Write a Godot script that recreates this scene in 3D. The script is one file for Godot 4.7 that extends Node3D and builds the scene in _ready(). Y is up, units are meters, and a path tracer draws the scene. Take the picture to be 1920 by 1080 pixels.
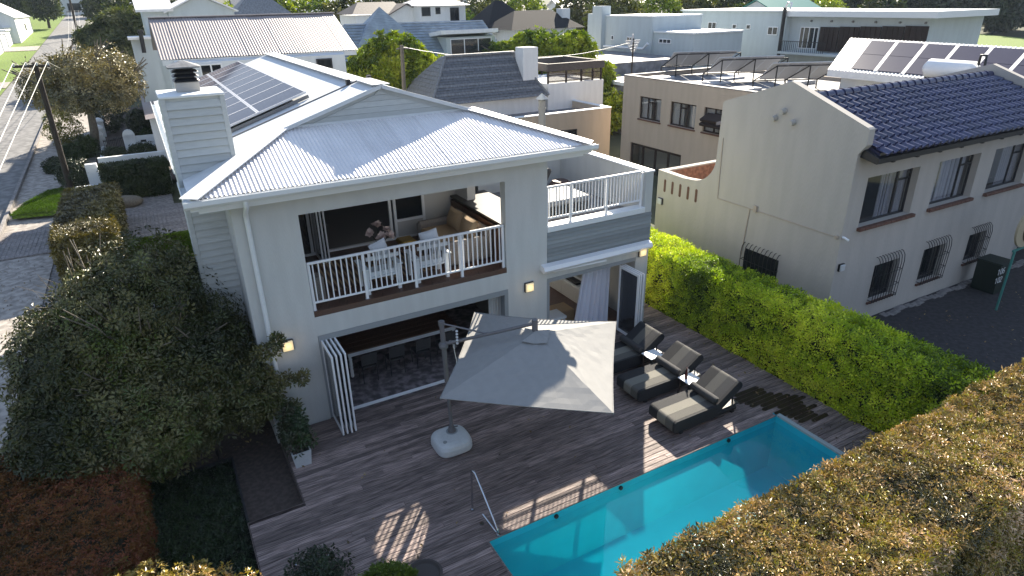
extends Node3D
# A beach house with pool deck seen from the air. x runs along the facade, z towards the viewer, y up, metres.

var rng := RandomNumberGenerator.new()
var counts := {}
var mats := {}
var textures := {}

class MB:
	var v := PackedVector3Array()
	var n := PackedVector3Array()
	var uv := PackedVector2Array()
	func tri(a: Vector3, b: Vector3, c: Vector3) -> void:
		var m := (b - a).cross(c - a).normalized()
		v.push_back(a); v.push_back(c); v.push_back(b)
		n.push_back(m); n.push_back(m); n.push_back(m)
	func quad(a: Vector3, b: Vector3, c: Vector3, d: Vector3) -> void:
		tri(a, b, c)
		tri(a, c, d)
	func quado(a: Vector3, b: Vector3, c: Vector3, d: Vector3, out: Vector3) -> void:
		if (b - a).cross(c - a).dot(out) < 0.0: quad(a, d, c, b)
		else: quad(a, b, c, d)
	func trio(a: Vector3, b: Vector3, c: Vector3, out: Vector3) -> void:
		if (b - a).cross(c - a).dot(out) < 0.0: tri(a, c, b)
		else: tri(a, b, c)
	func smooth_tri(a: Vector3, b: Vector3, c: Vector3, na: Vector3, nb: Vector3, nc: Vector3) -> void:
		v.push_back(a); v.push_back(c); v.push_back(b)
		n.push_back(na); n.push_back(nc); n.push_back(nb)
	func smooth_quad(a: Vector3, b: Vector3, c: Vector3, d: Vector3, na: Vector3, nb: Vector3, nc: Vector3, nd: Vector3) -> void:
		smooth_tri(a, b, c, na, nb, nc)
		smooth_tri(a, c, d, na, nc, nd)
	# axis-aligned box from corner to corner, chamfered by b
	func box(lo: Vector3, hi: Vector3, b := 0.0) -> void:
		obox(Transform3D(Basis(), (lo + hi) * 0.5), hi - lo, b)
	func obox(t: Transform3D, size: Vector3, b := 0.0) -> void:
		var h := size * 0.5
		b = minf(b, minf(h.x, minf(h.y, h.z)) * 0.9)
		var i := h - Vector3(b, b, b)
		for a in 3:
			var u := (a + 1) % 3
			var w := (a + 2) % 3
			for s in [-1.0, 1.0]:
				var q: Array[Vector3] = []
				for k in [[1.0, 1.0], [-1.0, 1.0], [-1.0, -1.0], [1.0, -1.0]]:
					var p := Vector3()
					p[a] = s * h[a]; p[u] = k[0] * i[u]; p[w] = k[1] * i[w]
					q.append(t * p)
				var o := Vector3()
				o[a] = s
				quado(q[0], q[1], q[2], q[3], t.basis * o)
			if b > 0.0:
				for su in [-1.0, 1.0]:
					for sw in [-1.0, 1.0]:
						var q2: Array[Vector3] = []
						for k in [[1.0, u], [-1.0, u], [-1.0, w], [1.0, w]]:
							var p := Vector3()
							p[a] = k[0] * i[a]; p[u] = su * i[u]; p[w] = sw * i[w]
							p[k[1]] = (su if k[1] == u else sw) * h[k[1]]
							q2.append(t * p)
						var o2 := Vector3()
						o2[u] = su; o2[w] = sw
						quado(q2[0], q2[1], q2[2], q2[3], t.basis * o2)
		if b > 0.0:
			for sx in [-1.0, 1.0]:
				for sy in [-1.0, 1.0]:
					for sz in [-1.0, 1.0]:
						var sg := Vector3(sx, sy, sz)
						var c := sg * i
						trio(t * (c + Vector3(sx * b, 0, 0)), t * (c + Vector3(0, sy * b, 0)), t * (c + Vector3(0, 0, sz * b)), t.basis * sg)
	# bar of rectangular section between two points
	func bar(a: Vector3, b: Vector3, w: float, h: float, bevel := 0.0) -> void:
		var d := (b - a)
		var z := d.normalized()
		var up := Vector3.UP if absf(z.y) < 0.95 else Vector3.RIGHT
		var x := up.cross(z).normalized()
		obox(Transform3D(Basis(x, z.cross(x), z), (a + b) * 0.5), Vector3(w, h, d.length()), bevel)
	func tube(path: Array, r, sides := 8, caps := true) -> void:
		var rings := []
		var m := path.size()
		var ref := Vector3.UP
		var d0: Vector3 = (path[1] - path[0]).normalized()
		if absf(d0.dot(ref)) > 0.9: ref = Vector3.RIGHT
		for i in m:
			var d: Vector3
			if i == 0: d = path[1] - path[0]
			elif i == m - 1: d = path[m - 1] - path[m - 2]
			else: d = (path[i + 1] - path[i]).normalized() + (path[i] - path[i - 1]).normalized()
			d = d.normalized()
			var x := (ref - d * ref.dot(d)).normalized()
			ref = x
			var y := d.cross(x)
			var ring := []
			var rr: float = r[i] if r is Array else r
			for k in sides:
				var a := TAU * k / sides
				var o := x * cos(a) + y * sin(a)
				ring.append([path[i] + o * rr, o])
			rings.append(ring)
		for i in m - 1:
			for k in sides:
				var k2 := (k + 1) % sides
				smooth_quad(rings[i][k][0], rings[i][k2][0], rings[i + 1][k2][0], rings[i + 1][k][0], rings[i][k][1], rings[i][k2][1], rings[i + 1][k2][1], rings[i + 1][k][1])
		if caps:
			for k in range(1, sides - 1):
				trio(rings[0][0][0], rings[0][k][0], rings[0][k + 1][0], path[0] - path[1])
				trio(rings[m - 1][0][0], rings[m - 1][k][0], rings[m - 1][k + 1][0], path[m - 1] - path[m - 2])
	# superellipse rings stacked in y: each entry [y, half x, half z, exponent]
	func stack(c: Vector3, rings: Array, sides := 28) -> void:
		var all := []
		for q in rings:
			var ring: Array[Vector3] = []
			for k in sides:
				var a := TAU * k / sides
				var e: float = 2.0 / q[3]
				ring.append(c + Vector3(q[1] * signf(cos(a)) * pow(absf(cos(a)), e), q[0], q[2] * signf(sin(a)) * pow(absf(sin(a)), e)))
			all.append(ring)
		for i in all.size() - 1:
			for k in sides:
				var k2 := (k + 1) % sides
				var mid: Vector3 = all[i][k] - c
				quado(all[i][k], all[i][k2], all[i + 1][k2], all[i + 1][k], Vector3(mid.x, 0, mid.z) + Vector3(0, 0.001, 0))
		var last: Array = all[all.size() - 1]
		for k in range(1, sides - 1): trio(last[0], last[k], last[k + 1], Vector3.UP)
	func ball(c: Vector3, r: Vector3, seg := 12, rows := 8, lump: FastNoiseLite = null, amp := 0.0) -> void:
		var P := []
		for i in rows + 1:
			var row := []
			var th := PI * i / rows
			for k in seg + 1:
				var ph := TAU * (k % seg) / seg
				var o := Vector3(sin(th) * cos(ph), cos(th), sin(th) * sin(ph))
				var s := 1.0
				if lump: s += amp * lump.get_noise_3dv((c + o * r) * 1.0)
				row.append([c + o * r * s, (o / r).normalized()])
			P.append(row)
		for i in rows:
			for k in seg:
				var a = P[i][k]; var b = P[i][k + 1]; var c2 = P[i + 1][k + 1]; var d = P[i + 1][k]
				if i > 0: smooth_tri(a[0], b[0], c2[0], a[1], b[1], c2[1])
				if i < rows - 1: smooth_tri(a[0], c2[0], d[0], a[1], c2[1], d[1])
	# prism: polygon (x, y) lists in a plane given by o, ax, ay, pushed along az
	func prism(poly: PackedVector2Array, o: Vector3, ax: Vector3, ay: Vector3, az: Vector3) -> void:
		var idx := Geometry2D.triangulate_polygon(poly)
		var P := []
		for p in poly: P.append(o + ax * p.x + ay * p.y)
		for i in range(0, idx.size(), 3):
			trio(P[idx[i]], P[idx[i + 1]], P[idx[i + 2]], -az)
			trio(P[idx[i]] + az, P[idx[i + 1]] + az, P[idx[i + 2]] + az, az)
		var cw := 1.0 if not Geometry2D.is_polygon_clockwise(poly) else -1.0
		for i in poly.size():
			var j := (i + 1) % poly.size()
			var e := poly[j] - poly[i]
			var o2 := (ax * e.y - ay * e.x) * cw
			quado(P[i], P[j], P[j] + az, P[i] + az, o2)
	func mesh(shift := Vector3.ZERO) -> ArrayMesh:
		var arr := []
		arr.resize(Mesh.ARRAY_MAX)
		if shift != Vector3.ZERO:
			v = Transform3D(Basis(), -shift) * v
		arr[Mesh.ARRAY_VERTEX] = v
		arr[Mesh.ARRAY_NORMAL] = n
		if uv.size() == v.size(): arr[Mesh.ARRAY_TEX_UV] = uv
		var m := ArrayMesh.new()
		m.add_surface_from_arrays(Mesh.PRIMITIVE_TRIANGLES, arr)
		return m

func V(x: float, y: float, z: float) -> Vector3: return Vector3(x, y, z)

func numbered(par: Node, nm: String) -> String:
	var key := str(par.get_instance_id()) + nm
	var k: int = counts.get(key, 0)
	counts[key] = k + 1
	return nm if k == 0 else "%s_%03d" % [nm, k]

func thing(nm: String, label: String, cat: String, at := Vector3.ZERO, group := "") -> Node3D:
	var o := Node3D.new()
	o.name = numbered(self, nm)
	add_child(o, true)
	o.position = at
	tag(o, label, cat, group)
	return o

func tag(o: Node, label: String, cat: String, group := "") -> void:
	o.set_meta("label", label)
	o.set_meta("category", cat)
	if group: o.set_meta("group", group)

func part(par: Node3D, nm: String, mb: MB, m: Material, label := "") -> MeshInstance3D:
	var o := MeshInstance3D.new()
	o.name = numbered(par, nm)
	var arr := mb.mesh(par.global_position if par != self else Vector3.ZERO)
	arr.surface_set_material(0, m)
	o.mesh = arr
	par.add_child(o, true)
	if label: o.set_meta("label", label)
	return o

func structure(nm: String, mb: MB, m: Material) -> MeshInstance3D:
	var o := part(self, nm, mb, m)
	o.set_meta("kind", "structure")
	return o

func single(nm: String, mb: MB, m: Material, label: String, cat: String, group := "") -> MeshInstance3D:
	var o := part(self, nm, mb, m)
	tag(o, label, cat, group)
	return o

# a shared mesh placed as a piece of its own
func piece(par: Node3D, nm: String, mesh: Mesh, t: Transform3D, m: Material) -> MeshInstance3D:
	var o := MeshInstance3D.new()
	o.name = numbered(par, nm)
	o.mesh = mesh
	o.material_override = m
	par.add_child(o, true)
	o.transform = Transform3D(t.basis, t.origin - (par.global_position if par != self else Vector3.ZERO))
	return o

func dup(o: Node3D, at: Vector3, turn: float, label: String, group := "") -> Node3D:
	var c: Node3D = o.duplicate()
	var base := String(o.name)
	c.name = numbered(self, base)
	add_child(c, true)
	c.position = at
	c.rotation.y = turn
	c.set_meta("label", label)
	if group: c.set_meta("group", group)
	return c

func lin(r: float, g: float, b: float) -> Color: return Color(r, g, b).linear_to_srgb()

func noise(freq: float, seed_ := 1, oct := 4) -> FastNoiseLite:
	var f := FastNoiseLite.new()
	f.seed = seed_
	f.frequency = freq
	f.noise_type = FastNoiseLite.TYPE_SIMPLEX_SMOOTH
	f.fractal_octaves = oct
	return f

# grey mottling between lo and hi, tileable
func mottle(key: String, freq: float, lo: float, hi: float, size := 256, seed_ := 3) -> ImageTexture:
	if textures.has(key): return textures[key]
	var im := noise(freq, seed_, 5).get_seamless_image(size, size)
	im.convert(Image.FORMAT_RGB8)
	for y in size:
		for x in size:
			var g := lerpf(lo, hi, smoothstep(0.15, 0.85, im.get_pixel(x, y).r))
			im.set_pixel(x, y, Color(g, g, g))
	im.generate_mipmaps()
	textures[key] = ImageTexture.create_from_image(im)
	return textures[key]

func bumps(key: String, freq: float, strength: float, size := 256, seed_ := 5) -> ImageTexture:
	if textures.has(key): return textures[key]
	var im := noise(freq, seed_, 4).get_seamless_image(size, size)
	im.convert(Image.FORMAT_RGBA8)
	im.bump_map_to_normal_map(strength)
	textures[key] = ImageTexture.create_from_image(im)
	return textures[key]

# linear base colour; tex mottles it in world space at the given scale
func M(key: String, c: Color, rough := 0.8, tex: Texture2D = null, scale := Vector3.ONE, norm: Texture2D = null, nscale := 1.0, metal := 0.0) -> StandardMaterial3D:
	if mats.has(key): return mats[key]
	var m := StandardMaterial3D.new()
	m.albedo_color = c.linear_to_srgb()
	m.roughness = rough
	m.metallic = metal
	if tex or norm:
		m.uv1_triplanar = true
		m.uv1_world_triplanar = true
		m.uv1_scale = scale
	if tex: m.albedo_texture = tex
	if norm:
		m.normal_enabled = true
		m.normal_texture = norm
		m.normal_scale = nscale
	mats[key] = m
	return m

func glass(key: String, c: Color, alpha := 0.25, rough := 0.03) -> StandardMaterial3D:
	if mats.has(key): return mats[key]
	var m := StandardMaterial3D.new()
	m.albedo_color = Color(c.linear_to_srgb(), alpha)
	m.transparency = BaseMaterial3D.TRANSPARENCY_ALPHA
	m.roughness = rough
	m.metallic_specular = 0.6
	mats[key] = m
	return m

func leaf_mat(key: String, rough: float, back: Color, spec := 0.5) -> StandardMaterial3D:
	if mats.has(key): return mats[key]
	var m := StandardMaterial3D.new()
	m.albedo_color = Color.WHITE
	m.vertex_color_use_as_albedo = true
	m.roughness = rough
	m.metallic_specular = spec
	m.backlight_enabled = true
	m.backlight = back.linear_to_srgb()
	m.cull_mode = BaseMaterial3D.CULL_DISABLED
	mats[key] = m
	return m

# a sprig: leaves of length l round +y within radius r
func sprig(count: int, l: float, r: float, seed_: int, wide := 0.42) -> ArrayMesh:
	var g := RandomNumberGenerator.new()
	g.seed = seed_
	var mb := MB.new()
	for i in count:
		var ph := TAU * (i + g.randf() * 0.7) / count
		var el := g.randf_range(-0.15, 0.95)
		var d := Vector3(cos(ph) * cos(el), sin(el), sin(ph) * cos(el))
		var side := d.cross(Vector3(g.randf_range(-0.6, 0.6), 1, g.randf_range(-0.6, 0.6))).normalized()
		var up := side.cross(d).normalized()
		var len := l * g.randf_range(0.7, 1.25)
		var a := d * r * g.randf_range(0.0, 0.9)
		var tip := a + d * len - up * len * 0.12
		var mid := a + d * len * 0.45 + up * len * 0.04
		var w := side * len * wide * 0.5
		mb.tri(a, mid + w + up * len * 0.05, tip)
		mb.tri(a, tip, mid - w + up * len * 0.05)
	return mb.mesh()

func scatter(par: Node3D, nm: String, mesh: Mesh, m: Material, xf: Array, cols: Array) -> MultiMeshInstance3D:
	var mm := MultiMesh.new()
	mm.transform_format = MultiMesh.TRANSFORM_3D
	mm.use_colors = true
	mm.mesh = mesh
	mm.instance_count = xf.size()
	var off := par.global_position if par != self else Vector3.ZERO
	for i in xf.size():
		var t: Transform3D = xf[i]
		t.origin -= off
		mm.set_instance_transform(i, t)
		mm.set_instance_color(i, cols[i])
	var o := MultiMeshInstance3D.new()
	o.multimesh = mm
	o.material_override = m
	o.name = numbered(par, nm)
	o.set_meta("kind", "stuff")
	par.add_child(o, true)
	return o

func around(nrm: Vector3, spread: float) -> Basis:
	var y := (nrm + Vector3(rng.randfn(), rng.randfn(), rng.randfn()) * spread).normalized()
	var x := y.cross(Vector3(rng.randfn(), rng.randfn(), rng.randfn())).normalized()
	return Basis(x, y, x.cross(y))

var patch_noise := noise(0.35, 9, 3)
var fine_noise := noise(1.7, 11, 2)

func leaf_colour(cols: Array, p: Vector3) -> Color:
	var t := clampf(0.5 + 0.9 * patch_noise.get_noise_3dv(p) + rng.randfn() * 0.22, 0.0, 0.999) * (cols.size() - 1)
	var i := int(t)
	var c: Color = cols[i].lerp(cols[i + 1], t - i)
	return c * rng.randf_range(0.75, 1.25)

# clipped hedge: a dense core of twigs and leaf sprigs over its faces
func hedge(nm: String, label: String, lo: Vector3, hi: Vector3, density: float, mesh: Mesh, m: Material, cols: Array, core: Material, fuzz := 0.07, skip := [], cat := "hedge", group := "") -> Node3D:
	var o := thing(nm, label, cat, Vector3((lo.x + hi.x) / 2, lo.y, (lo.z + hi.z) / 2), group)
	var b := MB.new()
	b.box(lo + V(0.13, 0, 0.13), hi - V(0.13, 0.13, 0.13), 0.1)
	part(o, "twigs", b, core)
	var xf := []
	var cc := []
	var s := hi - lo
	for f in [[1, 1], [0, -1], [0, 1], [2, -1], [2, 1]]:
		if f in skip: continue
		var a: int = f[0]
		var u := (a + 1) % 3
		var w := (a + 2) % 3
		var nrm := Vector3()
		nrm[a] = f[1]
		for i in int(s[u] * s[w] * density):
			var p := Vector3()
			p[u] = rng.randf_range(lo[u], hi[u])
			p[w] = rng.randf_range(lo[w], hi[w])
			p[a] = hi[a] if f[1] > 0 else lo[a]
			var wob := fine_noise.get_noise_3dv(p) * fuzz * 1.2 + patch_noise.get_noise_3dv(p * 2.0) * fuzz
			p += nrm * (wob + rng.randf_range(-1.3, 0.35) * fuzz)
			var e := Vector3(maxf(0, 0.16 - absf(p.x - (lo.x if p.x < (lo.x + hi.x) / 2 else hi.x))), 0, maxf(0, 0.16 - absf(p.z - (lo.z if p.z < (lo.z + hi.z) / 2 else hi.z))))
			if a == 1: p.y -= (e.x + e.z) * 0.45
			xf.append(Transform3D(around(nrm + Vector3(0, 0.5, 0), 0.45).scaled(Vector3.ONE * rng.randf_range(0.7, 1.3)), p))
			cc.append(leaf_colour(cols, p))
	scatter(o, "foliage", mesh, m, xf, cc)
	return o

# crown of leaves filling ellipsoids [centre, radii]
func crown(par: Node3D, lumps: Array, count: int, mesh: Mesh, m: Material, cols: Array, inner := 0.55, smin := 0.7, smax := 1.3, nm := "crown") -> void:
	var xf := []
	var cc := []
	var total := 0.0
	for l in lumps: total += l[1].x * l[1].y + l[1].y * l[1].z + l[1].x * l[1].z
	for l in lumps:
		var k := int(count * (l[1].x * l[1].y + l[1].y * l[1].z + l[1].x * l[1].z) / total)
		for i in k:
			var d := Vector3(rng.randfn(), rng.randfn(), rng.randfn()).normalized()
			var wob := 1.0 + 0.22 * fine_noise.get_noise_3dv(l[0] * 3.1 + d * 1.4) + 0.16 * patch_noise.get_noise_3dv(l[0] + d * 6.0)
			var rr := lerpf(inner, 1.0, sqrt(rng.randf())) * wob
			var p: Vector3 = l[0] + d * l[1] * rr
			if p.y < 0.12 and l[0].y < 6.0: continue
			var deep := false
			for l2 in lumps:
				if l2 != l and ((p - l2[0]) / l2[1]).length() < inner * 0.85: deep = true
			if deep: continue
			xf.append(Transform3D(around((d / l[1]).normalized() + Vector3(0, 0.4, 0), 0.5).scaled(Vector3.ONE * rng.randf_range(smin, smax)), p))
			cc.append(leaf_colour(cols, p))
	scatter(par, nm, mesh, m, xf, cc)

func limbs(mb: MB, from: Vector3, to: Vector3, r: float, depth: int, g: RandomNumberGenerator) -> void:
	var mid := from.lerp(to, 0.5) + Vector3(g.randfn(), g.randfn() * 0.3, g.randfn()) * from.distance_to(to) * 0.06
	mb.tube([from, mid, to], [r, r * 0.8, r * 0.6], 6 if depth > 1 else 5, false)
	if depth <= 0: return
	var l := from.distance_to(to)
	for i in 3:
		var d := ((to - from).normalized() + Vector3(g.randfn() * 0.6, g.randf_range(-0.1, 0.5), g.randfn() * 0.6)).normalized()
		limbs(mb, from.lerp(to, g.randf_range(0.6, 1.0)), to + d * l * g.randf_range(0.45, 0.75), r * 0.55, depth - 1, g)

func _ready() -> void:
	rng.seed = 20240611
	var cam := Camera3D.new()
	cam.name = "camera"
	add_child(cam)
	cam.position = Vector3(-2.0689, 9.0, 13.2866)
	cam.rotation_degrees = Vector3(-24.16, -28.74, -1.213)
	cam.fov = 48.28
	cam.near = 0.1
	cam.far = 1200.0
	cam.current = true
	var we := WorldEnvironment.new()
	we.name = "world_environment"
	var env := Environment.new()
	env.background_mode = Environment.BG_SKY
	var sky := Sky.new()
	var sm := ProceduralSkyMaterial.new()
	sm.sky_top_color = Color(0.56, 0.65, 0.79)
	sm.sky_horizon_color = Color(0.84, 0.87, 0.90)
	sm.sky_curve = 0.16
	sm.ground_bottom_color = Color(0.25, 0.25, 0.22)
	sm.ground_horizon_color = Color(0.60, 0.66, 0.70)
	sm.sun_angle_max = 20.0
	sky.sky_material = sm
	env.sky = sky
	env.background_energy_multiplier = 0.46
	env.tonemap_mode = Environment.TONE_MAPPER_LINEAR
	env.tonemap_exposure = 3.0
	env.sdfgi_enabled = true
	env.ssao_enabled = true
	env.ssil_enabled = true
	env.fog_enabled = true
	env.fog_density = 0.00022
	env.fog_light_color = Color(0.78, 0.85, 0.92)
	we.environment = env
	add_child(we)
	var sun := DirectionalLight3D.new()
	sun.name = "sun"
	add_child(sun)
	sun.look_at_from_position(Vector3(0.550, 0.5045, -0.6657), Vector3.ZERO)
	sun.light_energy = 1.6
	sun.light_color = Color(1.0, 0.955, 0.88)
	sun.light_angular_distance = 0.5
	sun.shadow_enabled = true
	materials()
	ground()
	house()
	deck_and_pool()
	garden()
	terrace_items()
	neighbour()
	near_background()
	far_background()
	street()
	deck_items()
	balcony_items()
	interior_items()

func materials() -> void:
	var mt := mottle("soft", 0.03, 0.965, 1.0)
	var mh := mottle("hard", 0.04, 0.78, 1.0, 256, 8)
	var dr := mottle("drip", 0.02, 0.97, 1.0, 256, 52)
	var bp := bumps("plaster", 0.4, 2.0)
	M("house_paint", Color(0.56, 0.57, 0.55), 0.75, dr, V(0.55, 0.09, 0.55), bp, 0.12)
	M("house_trim", Color(0.74, 0.77, 0.78), 0.5)
	M("white_metal", Color(0.78, 0.79, 0.80), 0.35)
	M("grey_trim", Color(0.27, 0.29, 0.30), 0.6)
	for i in 3:
		M("clad_%d" % i, Color(0.50, 0.525, 0.52) * [0.93, 1.0, 1.05][i], 0.6, mt, V(0.4, 2, 0.4))
		M("dark_clad_%d" % i, Color(0.25, 0.275, 0.28) * [0.84, 1.0, 1.12][i], 0.6, mt, V(0.4, 2, 0.4))
	M("roof_white", Color(0.80, 0.80, 0.80), 0.5, mt, V(0.3, 0.3, 0.3))
	for i in 3: M("roof_sheet_%d" % i, Color(0.82, 0.795, 0.79) * [0.94, 1.0, 1.04][i], 0.5, mottle("sheet", 0.02, 0.955, 1.0, 256, 57), V(0.5, 0.5, 0.12))
	for i in 3: M("pink_sheet_%d" % i, Color(0.345, 0.30, 0.29) * [0.93, 1.0, 1.06][i], 0.5, mottle("sheet", 0.02, 0.955, 1.0, 256, 57), V(0.5, 0.5, 0.12))
	M("roof_smooth", Color(0.66, 0.69, 0.71), 0.5, mt, V(0.25, 0.25, 0.25))
	M("pink_roof", Color(0.36, 0.315, 0.305), 0.45, mt, V(0.3, 0.3, 0.3))
	var streak := mottle("streak", 0.045, 0.5, 1.0, 512, 21)
	var bw := bumps("grain", 0.12, 4.0, 512, 22)
	for i in 8:
		var g: float = [0.75, 0.98, 1.08, 1.25, 1.5, 0.9, 1.15, 0.62][i]
		var dm := M("deck_%d" % i, Color(0.32, 0.242, 0.218) * g, 0.7, streak, V(0.075, 1, 2.2), bw, 0.35)
		dm.uv1_offset = Vector3(i * 0.37, 0, i * 0.21)
	M("wet_deck", Color(0.045, 0.028, 0.024), 0.25, streak, V(0.16, 1, 2.6))
	M("deck_under", Color(0.03, 0.027, 0.025), 0.9)
	M("stone_floor", Color(0.27, 0.23, 0.235), 0.6, mottle("slate", 0.03, 0.6, 1.0, 256, 31), V(0.45, 0.45, 0.45))
	M("wood_brown", Color(0.15, 0.07, 0.042), 0.45, streak, V(2.0, 2, 0.3))
	M("wood_floor", Color(0.16, 0.085, 0.06), 0.45, streak, V(2.4, 2, 0.25))
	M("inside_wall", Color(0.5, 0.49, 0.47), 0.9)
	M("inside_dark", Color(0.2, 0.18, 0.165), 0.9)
	M("black", Color(0.012, 0.012, 0.014), 0.5)
	M("dark_metal", Color(0.045, 0.045, 0.05), 0.4, null, Vector3.ONE, null, 1.0, 0.6)
	M("steel", Color(0.55, 0.57, 0.6), 0.18, null, Vector3.ONE, null, 1.0, 1.0)
	M("grey_metal", Color(0.16, 0.16, 0.165), 0.4)
	M("mast", Color(0.13, 0.125, 0.13), 0.45)
	glass("pane", Color(0.03, 0.04, 0.05), 0.2)
	glass("pane_dark", Color(0.012, 0.016, 0.022), 0.5)
	M("window_dark", Color(0.015, 0.018, 0.022), 0.06)
	M("beige", Color(0.46, 0.43, 0.39), 0.85, dr, V(0.4, 0.07, 0.4), bp, 0.15)
	M("taupe", Color(0.47, 0.39, 0.31), 0.85, dr, V(0.4, 0.07, 0.4), bp, 0.15)
	M("sill_brick", Color(0.17, 0.085, 0.06), 0.8, mh, V(2, 2, 2))
	M("blue_tile_0", Color(0.018, 0.02, 0.075), 0.27)
	M("blue_tile_1", Color(0.024, 0.028, 0.09), 0.3)
	M("blue_tile_2", Color(0.015, 0.017, 0.06), 0.28)
	for i in 3: mats["blue_tile_%d" % i].metallic_specular = 0.9
	M("white_wall", Color(0.70, 0.72, 0.73), 0.8, dr, V(0.4, 0.08, 0.4))
	M("pale_blue_wall", Color(0.50, 0.56, 0.58), 0.8, dr, V(0.3, 0.06, 0.3))
	M("flat_roof", Color(0.23, 0.23, 0.245), 0.7, mh, V(0.12, 0.12, 0.12))
	M("slate", Color(0.15, 0.16, 0.18), 0.55, mh, V(0.5, 0.5, 0.5))
	M("slate_b", Color(0.23, 0.24, 0.255), 0.6, mh, V(0.5, 0.5, 0.5))
	M("blue_shingle", Color(0.33, 0.40, 0.475), 0.7, mh, V(0.12, 2.2, 0.12))
	M("thatch", Color(0.018, 0.017, 0.02), 0.9, mh, V(0.6, 2, 0.6))
	M("dark_tile", Color(0.10, 0.085, 0.08), 0.7, mh, V(0.3, 3, 0.3))
	M("panel_cell", Color(0.014, 0.016, 0.04), 0.07)
	M("panel_cell_grey", Color(0.045, 0.043, 0.068), 0.3)
	mats["panel_cell"].metallic_specular = 0.35
	mats["panel_cell_grey"].metallic_specular = 0.15
	M("panel_frame", Color(0.62, 0.63, 0.66), 0.3)
	M("panel_back", Color(0.5, 0.51, 0.53), 0.6)
	M("asphalt", Color(0.23, 0.225, 0.22), 0.85, mh, V(0.15, 0.15, 0.15))
	M("grass", Color(0.20, 0.32, 0.02), 0.9, mottle("grass_t", 0.06, 0.55, 1.0, 256, 44), V(0.3, 0.3, 0.3))
	M("paving", Color(0.27, 0.25, 0.24), 0.85, mh, V(0.4, 0.4, 0.4))
	M("pale_sand", Color(0.42, 0.38, 0.34), 0.9, mh, V(0.25, 0.25, 0.25))
	M("terrain", Color(0.085, 0.095, 0.05), 0.95, mh, V(0.035, 0.035, 0.035))
	M("soil", Color(0.018, 0.018, 0.015), 0.95, mh, V(0.8, 0.8, 0.8))
	M("brown_path", Color(0.09, 0.066, 0.055), 0.9, mh, V(0.7, 0.7, 0.7))
	M("dark_paving", Color(0.045, 0.042, 0.045), 0.85, mh, V(0.5, 0.5, 0.5))
	M("twig", Color(0.035, 0.028, 0.014), 0.95)
	M("green_core", Color(0.018, 0.03, 0.006), 0.95)
	M("bark", Color(0.11, 0.09, 0.07), 0.9, mh, V(2, 0.5, 2))
	M("pale_bark", Color(0.22, 0.19, 0.15), 0.9, mh, V(2, 0.5, 2))
	M("old_wood", Color(0.06, 0.045, 0.036), 0.9, mh, V(3, 0.3, 3))
	M("wire", Color(0.55, 0.55, 0.5), 0.5)
	M("pool_plaster", Color(0.003, 0.46, 0.60), 0.6, mt, V(0.2, 0.2, 0.2))
	M("pool_bench_sunlit", Color(0.50, 0.80, 0.78), 0.6)  # paler than the plaster: sunlight on the ledge is put into its colour
	M("pool_rim", Color(0.30, 0.36, 0.36), 0.6)
	var w := glass("water", Color(0.0, 0.38, 0.50), 0.24, 0.02)
	w.metallic_specular = 0.5
	w.normal_enabled = true
	w.normal_texture = bumps("ripple", 0.02, 1.2, 256, 61)
	w.normal_scale = 0.09
	w.uv1_triplanar = true
	w.uv1_world_triplanar = true
	w.uv1_scale = V(0.3, 0.3, 0.3)
	M("canvas", Color(0.275, 0.272, 0.262), 0.85, mt, V(0.6, 0.6, 0.6))
	M("white_plastic", Color(0.56, 0.58, 0.58), 0.45, mt, V(1.2, 1.2, 1.2))
	var wv := bumps("weave", 0.35, 6.0, 256, 71)
	M("charcoal", Color(0.017, 0.018, 0.021), 0.85, null, V(4, 4, 4), wv, 0.4)
	M("stripe_light", Color(0.20, 0.19, 0.16), 0.9, null, V(4, 4, 4), wv, 0.4)
	M("stripe_mid", Color(0.10, 0.096, 0.085), 0.9, null, V(4, 4, 4), wv, 0.4)
	M("dark_grey", Color(0.04, 0.04, 0.043), 0.85, null, V(4, 4, 4), wv, 0.4)
	M("tan_cushion", Color(0.42, 0.30, 0.18), 0.9, mt, V(2, 2, 2))
	M("worktop_shade", Color(0.035, 0.032, 0.03), 0.4)  # near black stands in for shade on the strongly sunlit worktop
	M("wicker", Color(0.60, 0.53, 0.47), 0.8, mottle("wick", 0.2, 0.35, 1.0, 128, 81), V(3, 6, 3), bumps("wickb", 0.3, 8.0, 128, 82), 0.8)
	M("cloth_white", Color(0.62, 0.63, 0.64), 0.9)
	M("gold", Color(0.38, 0.24, 0.04), 0.3, null, Vector3.ONE, bumps("goldb", 0.15, 6.0, 128, 91), 0.7, 0.7)
	M("petal", Color(0.62, 0.48, 0.43), 0.8)
	M("terracotta", Color(0.06, 0.05, 0.045), 0.8)
	M("green_paint", Color(0.05, 0.22, 0.19), 0.5)
	M("dark_green_sign", Color(0.004, 0.014, 0.01), 0.6)
	M("tan_metal", Color(0.42, 0.36, 0.24), 0.6)
	M("curtain_blue", Color(0.66, 0.68, 0.76), 0.9)
	M("fence_brown", Color(0.045, 0.026, 0.02), 0.8, streak, V(2, 0.2, 2))
	M("rust_floor", Color(0.30, 0.15, 0.10), 0.8, mh, V(0.5, 0.5, 0.5))
	leaf_mat("leaf_bright", 0.42, Color(0.5, 0.6, 0.03))
	leaf_mat("leaf_gloss", 0.4, Color(0.22, 0.22, 0.04), 1.0)
	leaf_mat("leaf_dark", 0.4, Color(0.08, 0.09, 0.015), 0.5)
	leaf_mat("leaf_red", 0.5, Color(0.06, 0.03, 0.012), 0.3)
	leaf_mat("leaf_tree", 0.5, Color(0.35, 0.42, 0.03))
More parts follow.
